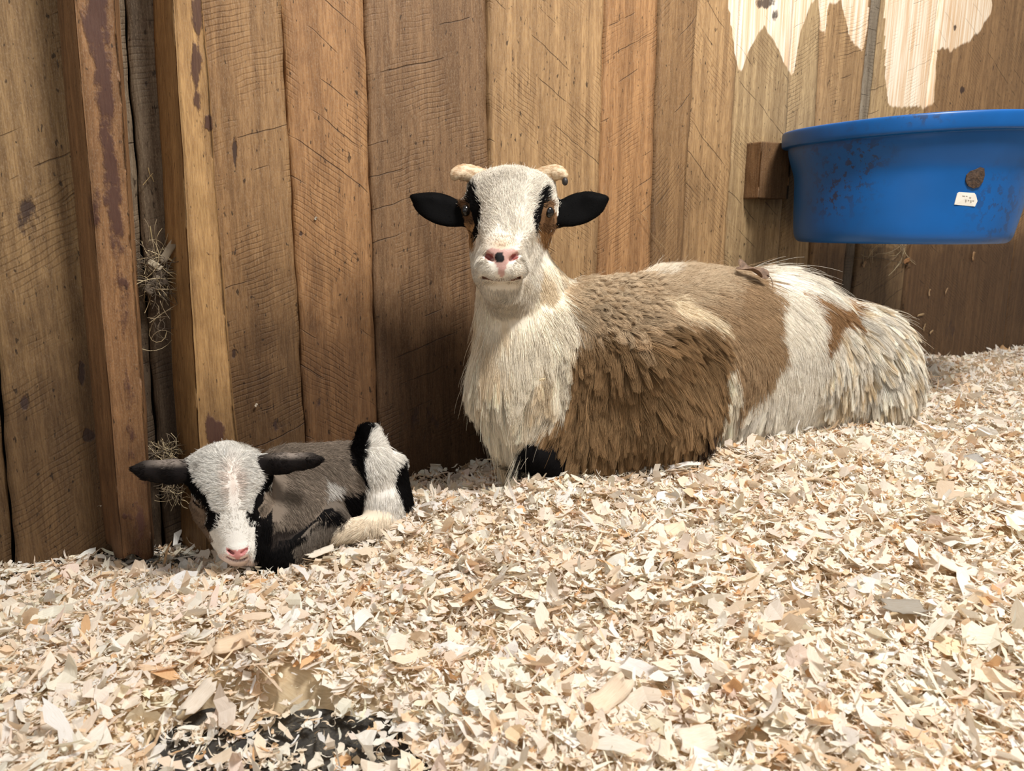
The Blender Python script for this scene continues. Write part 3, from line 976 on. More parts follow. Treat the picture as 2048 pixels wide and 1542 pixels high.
def grow(prims, h):
    lo = np.min([p.lo for p in prims if not p.sub], 0); hi = np.max([p.hi for p in prims if not p.sub], 0)
    n = np.ceil((hi - lo) / h).astype(int) + 1
    G = np.full(n, .05, np.float32)
    for p in prims:
        i0 = np.maximum(((p.lo - lo) / h).astype(int), 0); i1 = np.minimum(((p.hi - lo) / h).astype(int) + 1, n)
        if (i1 <= i0).any(): continue
        ax = [(lo[d] + h * np.arange(i0[d], i1[d])).astype(np.float32) for d in range(3)]
        P = np.stack(np.meshgrid(*ax, indexing='ij'), -1)
        D = p.f(P).astype(np.float32)
        sl = tuple(slice(i0[d], i1[d]) for d in range(3))
        A = G[sl]
        if p.sub:
            D = -D
            e = np.maximum(p.k - np.abs(A - D), 0) / p.k
            G[sl] = np.maximum(A, D) + e * e * p.k * .25
        else:
            e = np.maximum(p.k - np.abs(A - D), 0) / p.k
            G[sl] = np.minimum(A, D) - e * e * p.k * .25
    return G, lo


def nets(G, lo, h):
    Sg = G < 0
    nx, ny, nz = G.shape
    c = [Sg[i:nx - 1 + i, j:ny - 1 + j, k:nz - 1 + k] for i in (0, 1) for j in (0, 1) for k in (0, 1)]
    s = np.zeros(c[0].shape, np.int8)
    for q in c: s += q
    act = (s > 0) & (s < 8)
    ci = np.argwhere(act)
    vid = np.full(act.shape, -1, np.int32)
    vid[act] = np.arange(len(ci))
    corner = [(i, j, k) for i in (0, 1) for j in (0, 1) for k in (0, 1)]
    val = [G[ci[:, 0] + i, ci[:, 1] + j, ci[:, 2] + k] for i, j, k in corner]
    acc = np.zeros((len(ci), 3)); cnt = np.zeros(len(ci))
    for a in range(8):
        for b in range(a + 1, 8):
            ca, cb = np.array(corner[a]), np.array(corner[b])
            if np.abs(ca - cb).sum() != 1: continue
            m_ = (val[a] < 0) != (val[b] < 0)
            t = val[a][m_] / (val[a][m_] - val[b][m_])
            acc[m_] += ca + t[:, None] * (cb - ca); cnt[m_] += 1
    V = lo + h * (ci + acc / cnt[:, None])
    Q = []
    for ax in range(3):
        o1, o2 = [d for d in range(3) if d != ax]
        a = np.take(Sg, range(0, Sg.shape[ax] - 1), ax); b = np.take(Sg, range(1, Sg.shape[ax]), ax)
        e = np.argwhere(a != b)
        e = e[(e[:, o1] > 0) & (e[:, o2] > 0)]
        e = e[(e[:, o1] < act.shape[o1]) & (e[:, o2] < act.shape[o2])]
        q = []
        for d1, d2 in ((1, 1), (0, 1), (0, 0), (1, 0)):
            x = e.copy(); x[:, o1] -= d1; x[:, o2] -= d2
            q.append(vid[x[:, 0], x[:, 1], x[:, 2]])
        q = np.stack(q, 1)
        ins = a[e[:, 0], e[:, 1], e[:, 2]]
        flip = ins if ax != 1 else ~ins
        q[~flip] = q[~flip][:, ::-1]
        Q.append(q)
    return V, np.concatenate(Q)


def relax(V, Q, it=2, lam=.5):
    e = np.concatenate([Q[:, [0, 1]], Q[:, [1, 2]], Q[:, [2, 3]], Q[:, [3, 0]]])
    deg = np.bincount(e[:, 0], minlength=len(V)) + 1e-9
    for _ in range(it):
        acc = np.stack([np.bincount(e[:, 0], weights=V[e[:, 1], d], minlength=len(V)) for d in range(3)], 1)
        V = V + lam * (acc / deg[:, None] - V)
    return V


def parts_of(prims, V):
    best = np.full(len(V), 1e9); pid = np.zeros(len(V), int)
    names = []
    Vf = V.astype(np.float32)
    for p in prims:
        if p.sub: continue
        if p.part not in names: names.append(p.part)
        d = p.f(Vf)
        m_ = d < best
        best[m_] = d[m_]; pid[m_] = names.index(p.part)
    return pid, names


def idw(ctrl, q, power=3.0, soft=14.0):
    c = np.asarray(ctrl, float)
    out = np.zeros((len(q), c.shape[1] - 2))
    for a in range(0, len(q), 20000):
        d2 = ((q[a:a + 20000, None, :] - c[None, :, :2]) ** 2).sum(-1) + soft * soft
        w = d2 ** (-power / 1.0 / 1.0)
        out[a:a + 20000] = (w @ c[:, 2:]) / w.sum(1, keepdims=True)
    return out


def unit(v):
    return v / (np.linalg.norm(v, axis=-1, keepdims=True) + 1e-12)


def strands(V, Q, normals, dens, groom, colfun, N, seed, K=7, guide_ratio=36, r0=.00031, r1=.00008):
    """roots on the skin, combed, clumped and bent; returns points (N,K,3), colours (N,K,3), radii (N,K)"""
    rg = np.random.default_rng(seed)
    tri = np.concatenate([Q[:, [0, 1, 2]], Q[:, [0, 2, 3]]])
    A = .5 * np.linalg.norm(np.cross(V[tri[:, 1]] - V[tri[:, 0]], V[tri[:, 2]] - V[tri[:, 0]]), axis=1)
    w = A * dens[tri].mean(1)
    w /= w.sum()
    t = rg.choice(len(tri), N, p=w)
    u, v = rg.uniform(0, 1, (2, N)); sw = u + v > 1; u[sw], v[sw] = 1 - u[sw], 1 - v[sw]
    bw = np.stack([1 - u - v, u, v], 1)
    R = (V[tri[t]] * bw[..., None]).sum(1)
    Nn = unit((normals[tri[t]] * bw[..., None]).sum(1))
    vi = tri[t, 0]
    q = proj(R)
    g = groom(q, vi, R)
    dx, dy, L, lift, curl, clump = g.T[:6]
    grav = g[:, 6]
    L = L * rg.uniform(.72, 1.12, N)
    C3 = dx[:, None] * CAM_R - dy[:, None] * CAM_U
    fly = rg.uniform(0, 1, N) < .005
    L = np.where(fly, L * 1.25, L); lift = np.where(fly, lift + .25, lift); clump = np.where(fly, 0, clump)
    # a little turbulence so that locks wander
    C3 = unit(C3) + .22 * np.stack([noise(R + s, 30, 2) for s in (0, 3, 7)], 1) + .10 * rg.normal(size=(N, 3))
    T = C3 - (C3 * Nn).sum(1, keepdims=True) * Nn
    weak = np.linalg.norm(T, axis=1) < .15
    T[weak] = np.array([0, 0, -1.0]) - Nn[weak] * (-Nn[weak][:, 2:3])
    T = unit(T)
    P = np.zeros((N, K, 3)); P[:, 0] = R - Nn * .0012
    d = unit(T * np.cos(lift)[:, None] + Nn * np.sin(lift)[:, None])
    st = L / (K - 1)
    ph = rg.uniform(0, 6.28, N)
    B = np.cross(T, Nn)
    for k in range(1, K):
        d = unit(d + T * .10 + np.array([0, 0, -1.0]) * (grav * .22)[:, None] + rg.normal(size=(N, 3)) * .05)
        P[:, k] = P[:, k - 1] + d * st[:, None]
    s = np.linspace(0, 1, K)[None, :, None]
    P0 = P.copy()
    for ratio, spread, amt, pw in ((8, .25, .45, 1.0), (guide_ratio, .13, 1.0, 1.15)):
        gi = rg.choice(N, max(8, N // ratio), replace=False)
        kd = KDTree(len(gi))
        for a, i in enumerate(gi): kd.insert(R[i], a)
        kd.balance()
        near = np.array([kd.find(x)[1] for x in R])
        G = gi[near]
        cf = (np.minimum(clump + .15, 1) if amt < 1 else clump * rg.uniform(.68, 1.0, N))[:, None, None] * s ** pw * amt
        tgt = P0[G] + (R - R[G])[:, None, :] * spread
        P = P * (1 - cf) + tgt * cf
    fr = 2 * math.pi * (1.4)
    hel = curl[:, None, None] * s * .0042 * (np.sin(fr * s + ph[G][:, None, None]) * Nn[:, None, :] + np.cos(fr * s + ph[G][:, None, None]) * B[:, None, :])
    P = P + hel
    col = colfun(q, vi, R, rg)
    jit = rg.normal(1, .13, (N, 1)) * (1 + (.06 + .18 * np.clip((clump - .6) / .3, 0, 1)) * noise(R[G] * 7, 300, 1))[:, None]
    col = col * jit
    Ck = np.repeat(col[:, None, :], K, 1)
    rad = (r0 + (r1 - r0) * np.linspace(0, 1, K) ** 1.3)[None, :] * rg.uniform(.8, 1.2, (N, 1))
    return P, np.clip(Ck, 0.002, .95), rad, q, vi


def coat(name, P, C, rad, mat, parent):
    N, K = rad.shape
    hc = bpy.data.hair_curves.new(name)
    hc.add_curves([K] * N)
    hc.attributes['position'].data.foreach_set('vector', P.astype(np.float32).ravel())
    ra = hc.attributes.get('radius') or hc.attributes.new('radius', 'FLOAT', 'POINT')
    ra.data.foreach_set('value', rad.astype(np.float32).ravel())
    ca = hc.attributes.new('Col', 'FLOAT_COLOR', 'POINT')
    ca.data.foreach_set('color', np.concatenate([C, np.ones((N, K, 1))], 2).astype(np.float32).ravel())
    hc.materials.append(mat)
    o = bpy.data.objects.new(name, hc)
    COL.objects.link(o)
    o.parent = parent
    return o


m = NT('fur'); m.color(m.attr('Col')); m.rough(.7); m.spec(.06); M_FUR = m.m
m = NT('skin'); co = m.n('ShaderNodeTexCoord').outputs['Object']; nn_ = m.noise(co, 500, 3, .6)
m.color(m.attr('Col')); m.rough(m.math('SUBTRACT', .72, m.math('MULTIPLY', m.attr('wet', 'Fac'), .34))); m.spec(m.math('MULTIPLY_ADD', m.attr('wet', 'Fac'), .3, .05)); m.bump(nn_, .0006, .6); M_SKIN = m.m
m = NT('horn'); co = m.n('ShaderNodeTexCoord').outputs['Object']; nn_ = m.noise(m.scalev(co, (90, 90, 160)), 1.0, 4, .6)
m.color(m.mix(m.rng(nn_, .35, .65), rgba(176, 142, 106), rgba(222, 198, 164))); m.rough(.6); m.bump(nn_, .002, .8); M_HORN = m.m
m = NT('horn_tip'); m.color(rgba(46, 40, 36)); m.rough(.5); M_TIP = m.m
m = NT('eye'); m.color(rgba(16, 11, 8)); m.rough(.08); m.spec(.6); M_EYE = m.m
m = NT('iris'); m.color(rgba(120, 84, 36)); m.rough(.15); M_IRIS = m.m


def vnormals(o):
    me = o.data
    a = np.zeros(len(me.vertices) * 3, np.float32)
    me.vertex_normals.foreach_get('vector', a)
    return a.reshape(-1, 3).astype(float)


def dens_of(V, nrm):
    vdir = unit(V - np.array([0, 0, H]))
    f = -(vdir * nrm).sum(1)
    return np.where(f > -.35, 1.0, .22)


def tubemesh(name, path, radii, mat, parent, flat=1.0, up=(0, 0, 1), ns=18):
    """rounded horn-like tube along a path"""
    path = np.array(path); n = 26
    t = np.linspace(0, len(path) - 1, n)

    def cr(a):
        a = np.asarray(a, float)
        out = []
        for x in t:
            i = min(int(x), len(a) - 2); f = x - i
            p0, p1, p2, p3 = a[max(i - 1, 0)], a[i], a[i + 1], a[min(i + 2, len(a) - 1)]
            out.append(.5 * ((2 * p1) + (-p0 + p2) * f + (2 * p0 - 5 * p1 + 4 * p2 - p3) * f * f + (-p0 + 3 * p1 - 3 * p2 + p3) * f ** 3))
        return np.array(out)
    C, R = cr(path), cr(np.array(radii)[:, None])[:, 0]
    V, Fq = [], []
    for i in range(n):
        d = unit(C[min(i + 1, n - 1)] - C[max(i - 1, 0)])
        u = unit(np.cross(d, CAM_F)); v = np.cross(d, u)
        e = 1.0
        if i > n - 6: e = math.sqrt(max(0.02, 1 - ((i - (n - 6)) / 5.2) ** 2))
        wr = 1 + .035 * math.sin(i * 2.1)
        for j in range(ns):
            a = 2 * math.pi * j / ns
            V.append(C[i] + R[i] * e * wr * (u * math.cos(a) + v * math.sin(a) * flat))
        if i:
            for j in range(ns):
                Fq.append(((i - 1) * ns + j, (i - 1) * ns + (j + 1) % ns, i * ns + (j + 1) % ns, i * ns + j))
    b = len(V); V.append(C[-1]); V.append(C[0])
    for j in range(0, ns, 2):
        Fq.append(((n - 1) * ns + j, (n - 1) * ns + (j + 1) % ns, (n - 1) * ns + (j + 2) % ns, b)); Fq.append((j, b + 1, (j + 2) % ns, (j + 1) % ns))
    return mesh_np(name, np.array(V), np.array(Fq), mat, parent)


def ball(name, c, r, mat, parent, sq=(1, 1, 1), n=20):
    V, Fq = [], []
    for i in range(n + 1):
        th = math.pi * i / n
        for j in range(n * 2):
            a = math.pi * j / n
            V.append(c + r * (CAM_R * math.sin(th) * math.cos(a) * sq[0] + CAM_U * math.cos(th) * sq[1] + CAM_F * math.sin(th) * math.sin(a) * sq[2]))
    w = n * 2
    for i in range(n):
        for j in range(w):
            Fq.append((i * w + j, i * w + (j + 1) % w, (i + 1) * w + (j + 1) % w, (i + 1) * w + j))
    return mesh_np(name, np.array(V), np.array(Fq), mat, parent)


def zone(col, q, poly, c, amp=6.0, seed=0, R=None, sc=60):
    """paint a coat patch with a feathered, wandering edge"""
    n1_ = noise(R + seed, sc, 3) * amp; n2_ = noise(R + seed + 5, sc, 3) * amp
    m_ = inpoly(q[:, 0] + n1_, q[:, 1] + n2_, poly)
    col[m_] = c
    return m_


# ---------------- the big goat
GP = [
    # trunk, lying
    cone((1195, 742, 1.335, 178), (1380, 722, 1.42, 172), .05), cone((1380, 722, 1.42, 172), (1540, 708, 1.50, 158), .05), cone((1540, 708, 1.50, 158), (1680, 728, 1.56, 112), .05),
    # shoulder and folded near foreleg
    cone((1275, 735, 1.235, 98), (1330, 830, 1.215, 72), .05), cone((1330, 835, 1.245, 66), (1165, 880, 1.195, 50), .07),
    cone((1150, 905, 1.18, 34), (1078, 915, 1.165, 30), .02, 'foreleg'), cone((1078, 918, 1.165, 29), (1110, 940, 1.16, 24), .015, 'foreleg'),
    cone((1345, 893, 1.18, 19), (1396, 900, 1.185, 16), .01, 'hoof'), cone((1650, 835, 1.36, 13), (1650, 812, 1.52, 11), .02, sub=True),
    # haunch and hind leg
    ell((1738, 735, 1.475), 80, 97, 72, 12, .04), cone((1700, 700, 1.50, 88), (1745, 770, 1.47, 76), .04), cone((1690, 822, 1.44, 26), (1800, 828, 1.45, 22), .03),
    cone((1470, 800, 1.40, 90), (1590, 790, 1.45, 80), .05),
    # chest and neck
    cone((1050, 760, 1.245, 96), (1062, 860, 1.235, 74), .04), cone((1038, 575, 1.27, 84), (1050, 745, 1.25, 98), .04), cone((1130, 700, 1.28, 120), (1120, 790, 1.27, 110), .05),
    # head
    cone((984, 404, 1.245, 50), (1062, 404, 1.245, 50), .02, 'head'), cone((966, 377, 1.248, 27), (1080, 377, 1.248, 27), .014, 'head'), cone((972, 478, 1.235, 32), (972, 545, 1.20, 26), .025, 'head'), cone((1022, 412, 1.222, 66), (1004, 505, 1.135, 44), .03, 'head'),
    cone((951, 421, 1.222, 24), (951, 440, 1.222, 18), .02, 'head'), cone((1090, 424, 1.222, 24), (1090, 442, 1.222, 18), .02, 'head'),
    cone((1032, 452, 1.275, 70), (1014, 552, 1.185, 46), .03, 'head'), cone((1006, 577, 1.175, 28), (1036, 585, 1.245, 60), .03, 'head'),
    ell((1003, 528, 1.130), 50, 34, 40, 0, .015, 'head'), cone((976, 537, 1.118, 25), (984, 539, 1.113, 24), .008, 'head'), cone((1030, 537, 1.118, 25), (1022, 539, 1.113, 24), .008, 'head'),
    cone((990, 570, 1.144, 26), (1016, 570, 1.144, 26), .014, 'head'), ell((1003, 510, 1.112), 29, 17, 18, 0, .010, 'head'),
    cone((1003, 520, 1.105, 10), (1003, 536, 1.103, 9), .008, 'head'),
    # brows
    cone((926, 409, 1.222, 7), (944, 407, 1.208, 7), .006, 'head'), cone((1086, 410, 1.208, 7), (1106, 413, 1.222, 7), .006, 'head'),
    # ears
    ell((884, 419, 1.235), 60, 33, 9, 19, .010, 'ear', nod=10), cone((858, 408, 1.235, 15), (828, 394, 1.238, 4), .012, 'ear'), cone((925, 430, 1.245, 22), (950, 430, 1.255, 22), .012, 'ear'),
    ell((1156, 418, 1.235), 59, 34, 9, -19, .010, 'ear', nod=10), cone((1182, 408, 1.235, 15), (1209, 398, 1.238, 4), .012, 'ear'), cone((1116, 434, 1.245, 22), (1092, 434, 1.255, 22), .012, 'ear'),
    ell((884, 420, 1.219), 52, 26, 11, 19, .006, 'ear', sub=True, nod=10), ell((1156, 419, 1.219), 51, 27, 11, -19, .006, 'ear', sub=True, nod=10),
]
for (x0, y0, x1, y1) in ((985, 519, 971, 509), (1021, 519, 1036, 509)):            # nostrils
    for t in (0, .33, .66, 1):
        x, y = x0 + (x1 - x0) * t, y0 + (y1 - y0) * t
        GP.append(cone((x, y, 1.05, 5.5 - 2 * t), (x, y, 1.106 + .004 * t, 4.0), .004, 'head', True))
for x in range(964, 1043, 5):                                                      # mouth
    t = (x - 1003) / 48
    y = 560 - 8 * t * t
    Yv = 1.096 + .030 * t * t
    GP.append(cone((x, y, Yv - .03, 3.2), (x, y, Yv + .006, 2.6), .003, 'head', True))

GH = .0024
G_, lo_ = grow(GP, GH)
gV, gQ = nets(G_, lo_, GH)
gV = relax(gV, gQ, 1, .5)
print('goat verts', len(gV))
gpid, gpn = parts_of(GP, gV)
CREAM, WHITE, BROWN, TAN, CURL = srgb(220, 208, 186), srgb(230, 221, 205), srgb(134, 106, 75), srgb(166, 138, 106), srgb(180, 156, 126)
BLACK = srgb(14, 12, 12)
Z_SHOULDER = [(1148, 640), (1160, 560), (1130, 520), (1240, 500), (1330, 520), (1440, 520), (1500, 545), (1535, 570), (1556, 640), (1562, 700), (1548, 745), (1515, 790), (1485, 812), (1462, 800), (1440, 850), (1405, 885), (1330, 960), (1090, 980), (1082, 900), (1112, 850), (1136, 780), (1142, 700)]
Z_CURL = [(1120, 515), (1240, 500), (1420, 520), (1440, 560), (1400, 600), (1350, 610), (1330, 640), (1280, 660), (1250, 690), (1180, 655), (1140, 640)]
Z_DARK = [(1150, 660), (1210, 660), (1270, 690), (1320, 640), (1390, 640), (1440, 680), (1462, 760), (1445, 830), (1400, 885), (1330, 950), (1090, 980), (1082, 900), (1112, 850), (1136, 780), (1142, 700)]
Z_STREAK = [(1308, 588), (1340, 592), (1400, 615), (1440, 640), (1425, 650), (1380, 634), (1330, 612)]
Z_STREAK2 = [(1448, 690), (1462, 700), (1478, 745), (1482, 800), (1466, 850), (1452, 850), (1452, 800), (1448, 740)]
Z_TUFT = [(1236, 490), (1345, 500), (1340, 554), (1300, 558), (1246, 552)]
Z_THIGH = [(1605, 580), (1640, 590), (1700, 592), (1722, 606), (1700, 628), (1676, 640), (1662, 668), (1650, 690), (1640, 680), (1640, 640), (1622, 610)]
Z_EYEL = [(934, 376), (946, 372), (958, 384), (963, 410), (960, 440), (957, 468), (950, 485), (946, 470), (948, 440), (940, 415)]
Z_EYER = [(1094, 378), (1086, 376), (1072, 392), (1065, 420), (1066, 448), (1074, 462), (1078, 440), (1084, 420), (1090, 400)]
Z_CHL = [(925, 440), (948, 445), (952, 470), (948, 495), (940, 490), (928, 466)]
Z_CHR = [(1076, 450), (1084, 435), (1102, 444), (1104, 470), (1096, 492), (1084, 478), (1074, 466)]
Z_LID_L = [(916, 396), (944, 398), (950, 416), (948, 452), (916, 452)]
Z_LID_R = [(1084, 402), (1108, 402), (1116, 440), (1112, 456), (1080, 456), (1082, 425)]
Z_NOSE = [(970, 502), (985, 496), (1003, 500), (1022, 496), (1037, 503), (1036, 517), (1020, 524), (1012, 530), (1010, 548), (1004, 556), (996, 548), (994, 530), (986, 524), (972, 518)]
Z_SOOT = [(1052, 878), (1080, 846), (1125, 872), (1150, 920), (1180, 925), (1180, 1000), (1000, 1000), (1030, 940)]
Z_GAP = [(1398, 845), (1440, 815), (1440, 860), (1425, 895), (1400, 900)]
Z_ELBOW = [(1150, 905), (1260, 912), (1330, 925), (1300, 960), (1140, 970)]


def goat_col(q, pid, R, rg=None):
    c = np.tile(CREAM, (len(q), 1))
    body = pid == gpn.index('body'); head = pid == gpn.index('head'); ear = pid == gpn.index('ear'); leg = pid == gpn.index('foreleg'); hoof = pid == gpn.index('hoof')
    c[q[:, 0] > 1440] = WHITE
    nz_ = noise(R, 45, 3)
    # cream locks on the neck and haunch
    hn = body & (q[:, 0] > 1655)
    nf_ = noise(R, 110, 2)
    c[hn] = WHITE + (srgb(206, 184, 148) - WHITE) * smooth(.0, .8, nf_[hn])[:, None] * .8
    nk = body & (q[:, 0] < 1150)
    c[nk] = srgb(236, 224, 202) + (srgb(206, 182, 146) - srgb(236, 224, 202)) * smooth(.1, .8, nz_[nk])[:, None] * .7
    def Z(poly, col, mask=None, amp=6, seed=0, sc=60, mixn=None):
        cc = c.copy()
        m_ = zone(cc, q, poly, col, amp, seed, R, sc)
        if mask is not None: m_ &= mask
        c[m_] = cc[m_]
        return m_
    Z(Z_SHOULDER, TAN, body, 9, 1)
    m_ = Z(Z_CURL, CURL, body, 14, 2)
    Z(Z_DARK, BROWN, body, 14, 3)
    Z(Z_STREAK, srgb(232, 214, 184), body, 6, 4); Z(Z_STREAK2, srgb(236, 224, 202), body, 5, 5); Z(Z_TUFT, WHITE, body, 6, 6); Z(Z_THIGH, srgb(150, 116, 82), body, 7, 7)
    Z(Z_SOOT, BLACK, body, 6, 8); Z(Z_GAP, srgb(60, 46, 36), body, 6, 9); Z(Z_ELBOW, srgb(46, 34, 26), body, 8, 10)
    c[head] = WHITE
    low = head & (q[:, 1] > 560)
    c[low] = srgb(222, 210, 190)
    Z(Z_CHL, srgb(172, 132, 90), head, 3, 11, 90); Z(Z_CHR, srgb(172, 132, 90), head, 3, 12, 90)
    Z(Z_LID_L, srgb(104, 78, 56), head, 2, 13, 90); Z(Z_LID_R, srgb(120, 90, 64), head, 2, 14, 90)
    Z(Z_EYEL, BLACK, head, 3, 15, 90); Z(Z_EYER, BLACK, head, 3, 16, 90)
    br = head * np.exp(-((q[:, 0] - 1003) / 24) ** 2 - ((q[:, 1] - 490) / 13) ** 2) * .75
    c = c + (srgb(206, 172, 136) - c) * br[:, None]
    c[ear] = srgb(9, 8, 8)
    rt = ear & ((np.abs(q[:, 0] - 1022) < 88))
    c[rt] = srgb(190, 168, 140)
    c[leg] = BLACK; c[hoof] = WHITE
    return c


gq = proj(gV)
gc = goat_col(gq, gpid, gV)
wet = np.zeros(len(gV))
nose = inpoly(gq[:, 0], gq[:, 1], Z_NOSE) & (gV[:, 1] < 1.15)
gc[nose] = srgb(200, 158, 146)
for (x, y, r) in ((978, 514, 9), (1029, 514, 8)):
    m_ = ((gq[:, 0] - x) ** 2 + ((gq[:, 1] - y) * 1.3) ** 2 < r * r) & (gV[:, 1] < 1.15)
    gc[m_] = srgb(150, 84, 78)
gc[nose & (np.hypot(gq[:, 0] - 999 + 2 * noise(gV, 200, 2), (gq[:, 1] - 514) * .95) < 10)] = srgb(26, 22, 22)
wet[nose] = 1
mt = np.abs(gq[:, 1] - (560 - 8 * ((gq[:, 0] - 1003) / 48) ** 2)) < 3.0
mt &= (np.abs(gq[:, 0] - 1003) < 39) & (gV[:, 1] < 1.16)
gc[mt] = srgb(116, 84, 68)
goat = mesh_np('goat', gV, gQ, M_SKIN, cols=gc, attrs={'wet': wet})
tag(goat, 'large brown and white goat with black ears lying on shavings beside the plank wall', 'goat')
gN = vnormals(goat)

#        px,  py,   dx,  dy,  len, lift, curl, clump, gravity
GG = [(1097, 424, .5, -.3, .003, .1, 0, 0, 0), (931, 421, -.5, -.3, .003, .1, 0, 0, 0), (1096, 403, .5, -.5, .007, .15, 0, 0, 0), (1085, 450, .4, .5, .010, .2, 0, .2, 0), (1020, 395, 0, -1, .014, .35, 0, .3, 0), (1022, 352, 0, -1, .012, .7, .2, .3, 0), (960, 385, -.6, -.8, .014, .3, 0, .3, 0), (1082, 385, .6, -.8, .014, .3, 0, .3, 0), (1020, 450, 0, -1, .010, .25, 0, .2, 0), (975, 440, -.7, -.6, .010, .25, 0, .2, 0), (1065, 440, .7, -.6, .010, .25, 0, .2, 0),
      (1003, 488, 0, -1, .006, .2, 0, .1, 0), (975, 540, -1, .25, .0045, .5, 0, 0, 0), (1032, 540, 1, .25, .0045, .5, 0, 0, 0), (1003, 575, 0, 1, .010, .3, 0, .2, .3), (955, 505, -.5, .8, .010, .2, 0, .2, .2), (1062, 505, .6, .8, .014, .2, 0, .3, .2), (1095, 470, .6, .8, .016, .25, 0, .3, .2), (1090, 400, .9, -.3, .014, .3, 0, .3, 0), (930, 400, -.9, -.3, .012, .3, 0, .3, 0),
      (1020, 615, 0, 1, .040, .30, .1, .6, .4), (955, 640, -.2, 1, .040, .35, .1, .6, .4), (1110, 560, .35, 1, .036, .35, .2, .6, .3), (1135, 560, .6, .8, .040, .4, .2, .6, .3), (1130, 640, .3, 1, .045, .35, .3, .7, .4), (1050, 700, .1, 1, .055, .28, .2, .7, .5), (960, 740, .05, 1, .055, .3, .1, .7, .5), (1120, 720, .1, 1, .055, .3, .3, .75, .5),
      (1000, 810, .12, 1, .085, .25, .1, .75, .6), (1060, 830, 0, 1, .075, .25, .2, .75, .6), (1000, 875, .12, 1, .095, .25, .1, .8, .4), (1060, 850, -.5, 1, .085, .25, .2, .8, .3), (1095, 835, -.6, 1, .06, .25, .2, .8, .4), (962, 830, .4, 1, .08, .2, .1, .8, .3), (1050, 920, -.4, 1, .04, .2, .1, .7, .4), (1650, 805, 0, 1, .012, .2, 0, .5, .4),
      (1180, 720, -.05, 1, .045, .3, .2, .85, .5), (1180, 800, -.1, 1, .050, .3, .2, .9, .5), (1160, 880, -.25, 1, .050, .35, .2, .9, .5), (1230, 850, -.15, 1, .050, .32, .2, .9, .5), (1250, 750, .1, 1, .046, .3, .2, .9, .5), (1300, 740, .6, .8, .046, .32, .2, .9, .4), (1330, 660, 1, .25, .045, .3, .1, .85, .3), (1390, 680, .9, .5, .048, .32, .1, .9, .3),
      (1425, 740, .35, 1, .05, .32, .1, .9, .4), (1340, 790, .5, .9, .048, .34, .1, .9, .4), (1420, 820, -.2, 1, .05, .3, .1, .9, .5), (1360, 860, -.25, 1, .05, .32, .1, .9, .5), (1290, 890, -.2, 1, .045, .32, .1, .9, .5),
      (1180, 580, .4, .8, .026, .6, 1, .75, .2), (1260, 575, .6, .7, .026, .6, 1, .75, .2), (1230, 640, .2, 1, .03, .5, 1, .8, .3), (1170, 530, .2, -.7, .024, .9, .6, .6, 0), (1290, 522, .3, -.9, .030, .9, .4, .6, 0), (1220, 530, .3, -.6, .022, .9, .6, .6, 0), (1340, 560, .9, .2, .028, .5, .6, .6, .1),
      (1400, 545, 1, .0, .028, .45, .3, .6, .1), (1380, 610, 1, .45, .030, .3, .1, .6, .2), (1470, 600, 1, .4, .028, .25, .1, .6, .2), (1510, 660, .8, .7, .028, .25, .1, .6, .3), (1520, 740, .1, 1, .032, .25, .1, .65, .4), (1480, 740, .3, 1, .04, .28, .1, .7, .4),
      (1500, 520, 1, .05, .060, .2, .2, .75, .3), (1560, 530, 1, .3, .070, .12, .1, .8, .5), (1620, 560, 1, .7, .062, .12, .1, .8, .5), (1670, 590, .9, .8, .05, .15, .1, .75, .3), (1590, 620, .7, .7, .026, .25, .1, .5, .3), (1600, 720, .25, 1, .030, .25, .1, .55, .4), (1620, 790, 0, 1, .042, .25, .1, .65, .5),
      (1530, 830, -.1, 1, .050, .25, .1, .75, .5), (1460, 840, -.05, 1, .055, .25, .1, .75, .5), (1570, 860, -.1, 1, .045, .2, .1, .7, .5), (1660, 650, .6, .8, .028, .3, .1, .6, .3),
      (1710, 650, .7, .7, .042, .35, .2, .85, .3), (1750, 680, .6, .8, .046, .35, .2, .9, .4), (1790, 730, .5, 1, .048, .35, .2, .9, .5), (1730, 760, .25, 1, .05, .35, .2, .9, .5), (1690, 740, .2, 1, .045, .35, .2, .85, .5), (1800, 790, .15, 1, .05, .3, .1, .85, .6), (1710, 810, .0, 1, .04, .25, .1, .85, .6), (1670, 800, 0, 1, .04, .25, .1, .85, .6)]
_hd, _ea, _fl, _ho = (gpn.index(k) for k in ('head', 'ear', 'foreleg', 'hoof'))


def goat_groom(q, vi, R):
    g = idw(GG, q, 2.6, 12)
    p = gpid[vi]
    bd = p == 0
    g[bd, 2] *= 1.2; g[:, 3] *= np.where(g[:, 5] > .8, 1.0, .75)
    lo = g[:, 5] < .68; g[lo, 5] *= .62
    hd = p == _hd
    g[hd, 2] = np.minimum(g[hd, 2] * 1.25, .022)
    g[hd, 3] = np.maximum(g[hd, 3], .22)
    e = p == _ea
    left = e & (q[:, 0] < 1022); right = e & (q[:, 0] >= 1022)
    g[left] = (-.95, -.25, .006, .18, 0, .1, 0); g[right] = (.95, -.25, .006, .18, 0, .1, 0)
    f = (p == _fl) | (p == _ho)
    g[f] = (-.6, .6, .012, .2, 0, .3, .3)
    return g


gd = dens_of(gV, gN)
gd[nose | mt] = 0
for (x, y) in ((932, 421), (1097, 424)):
    gd[(np.hypot(gq[:, 0] - x, gq[:, 1] - y) < 11) & (gpid == _hd)] = 0
gd[gpid == _hd] *= 3.0
gd[gpid == _ea] *= 1.6
gd[(gV[:, 2] < bed(gV[:, 0], gV[:, 1]) - .01)] = 0


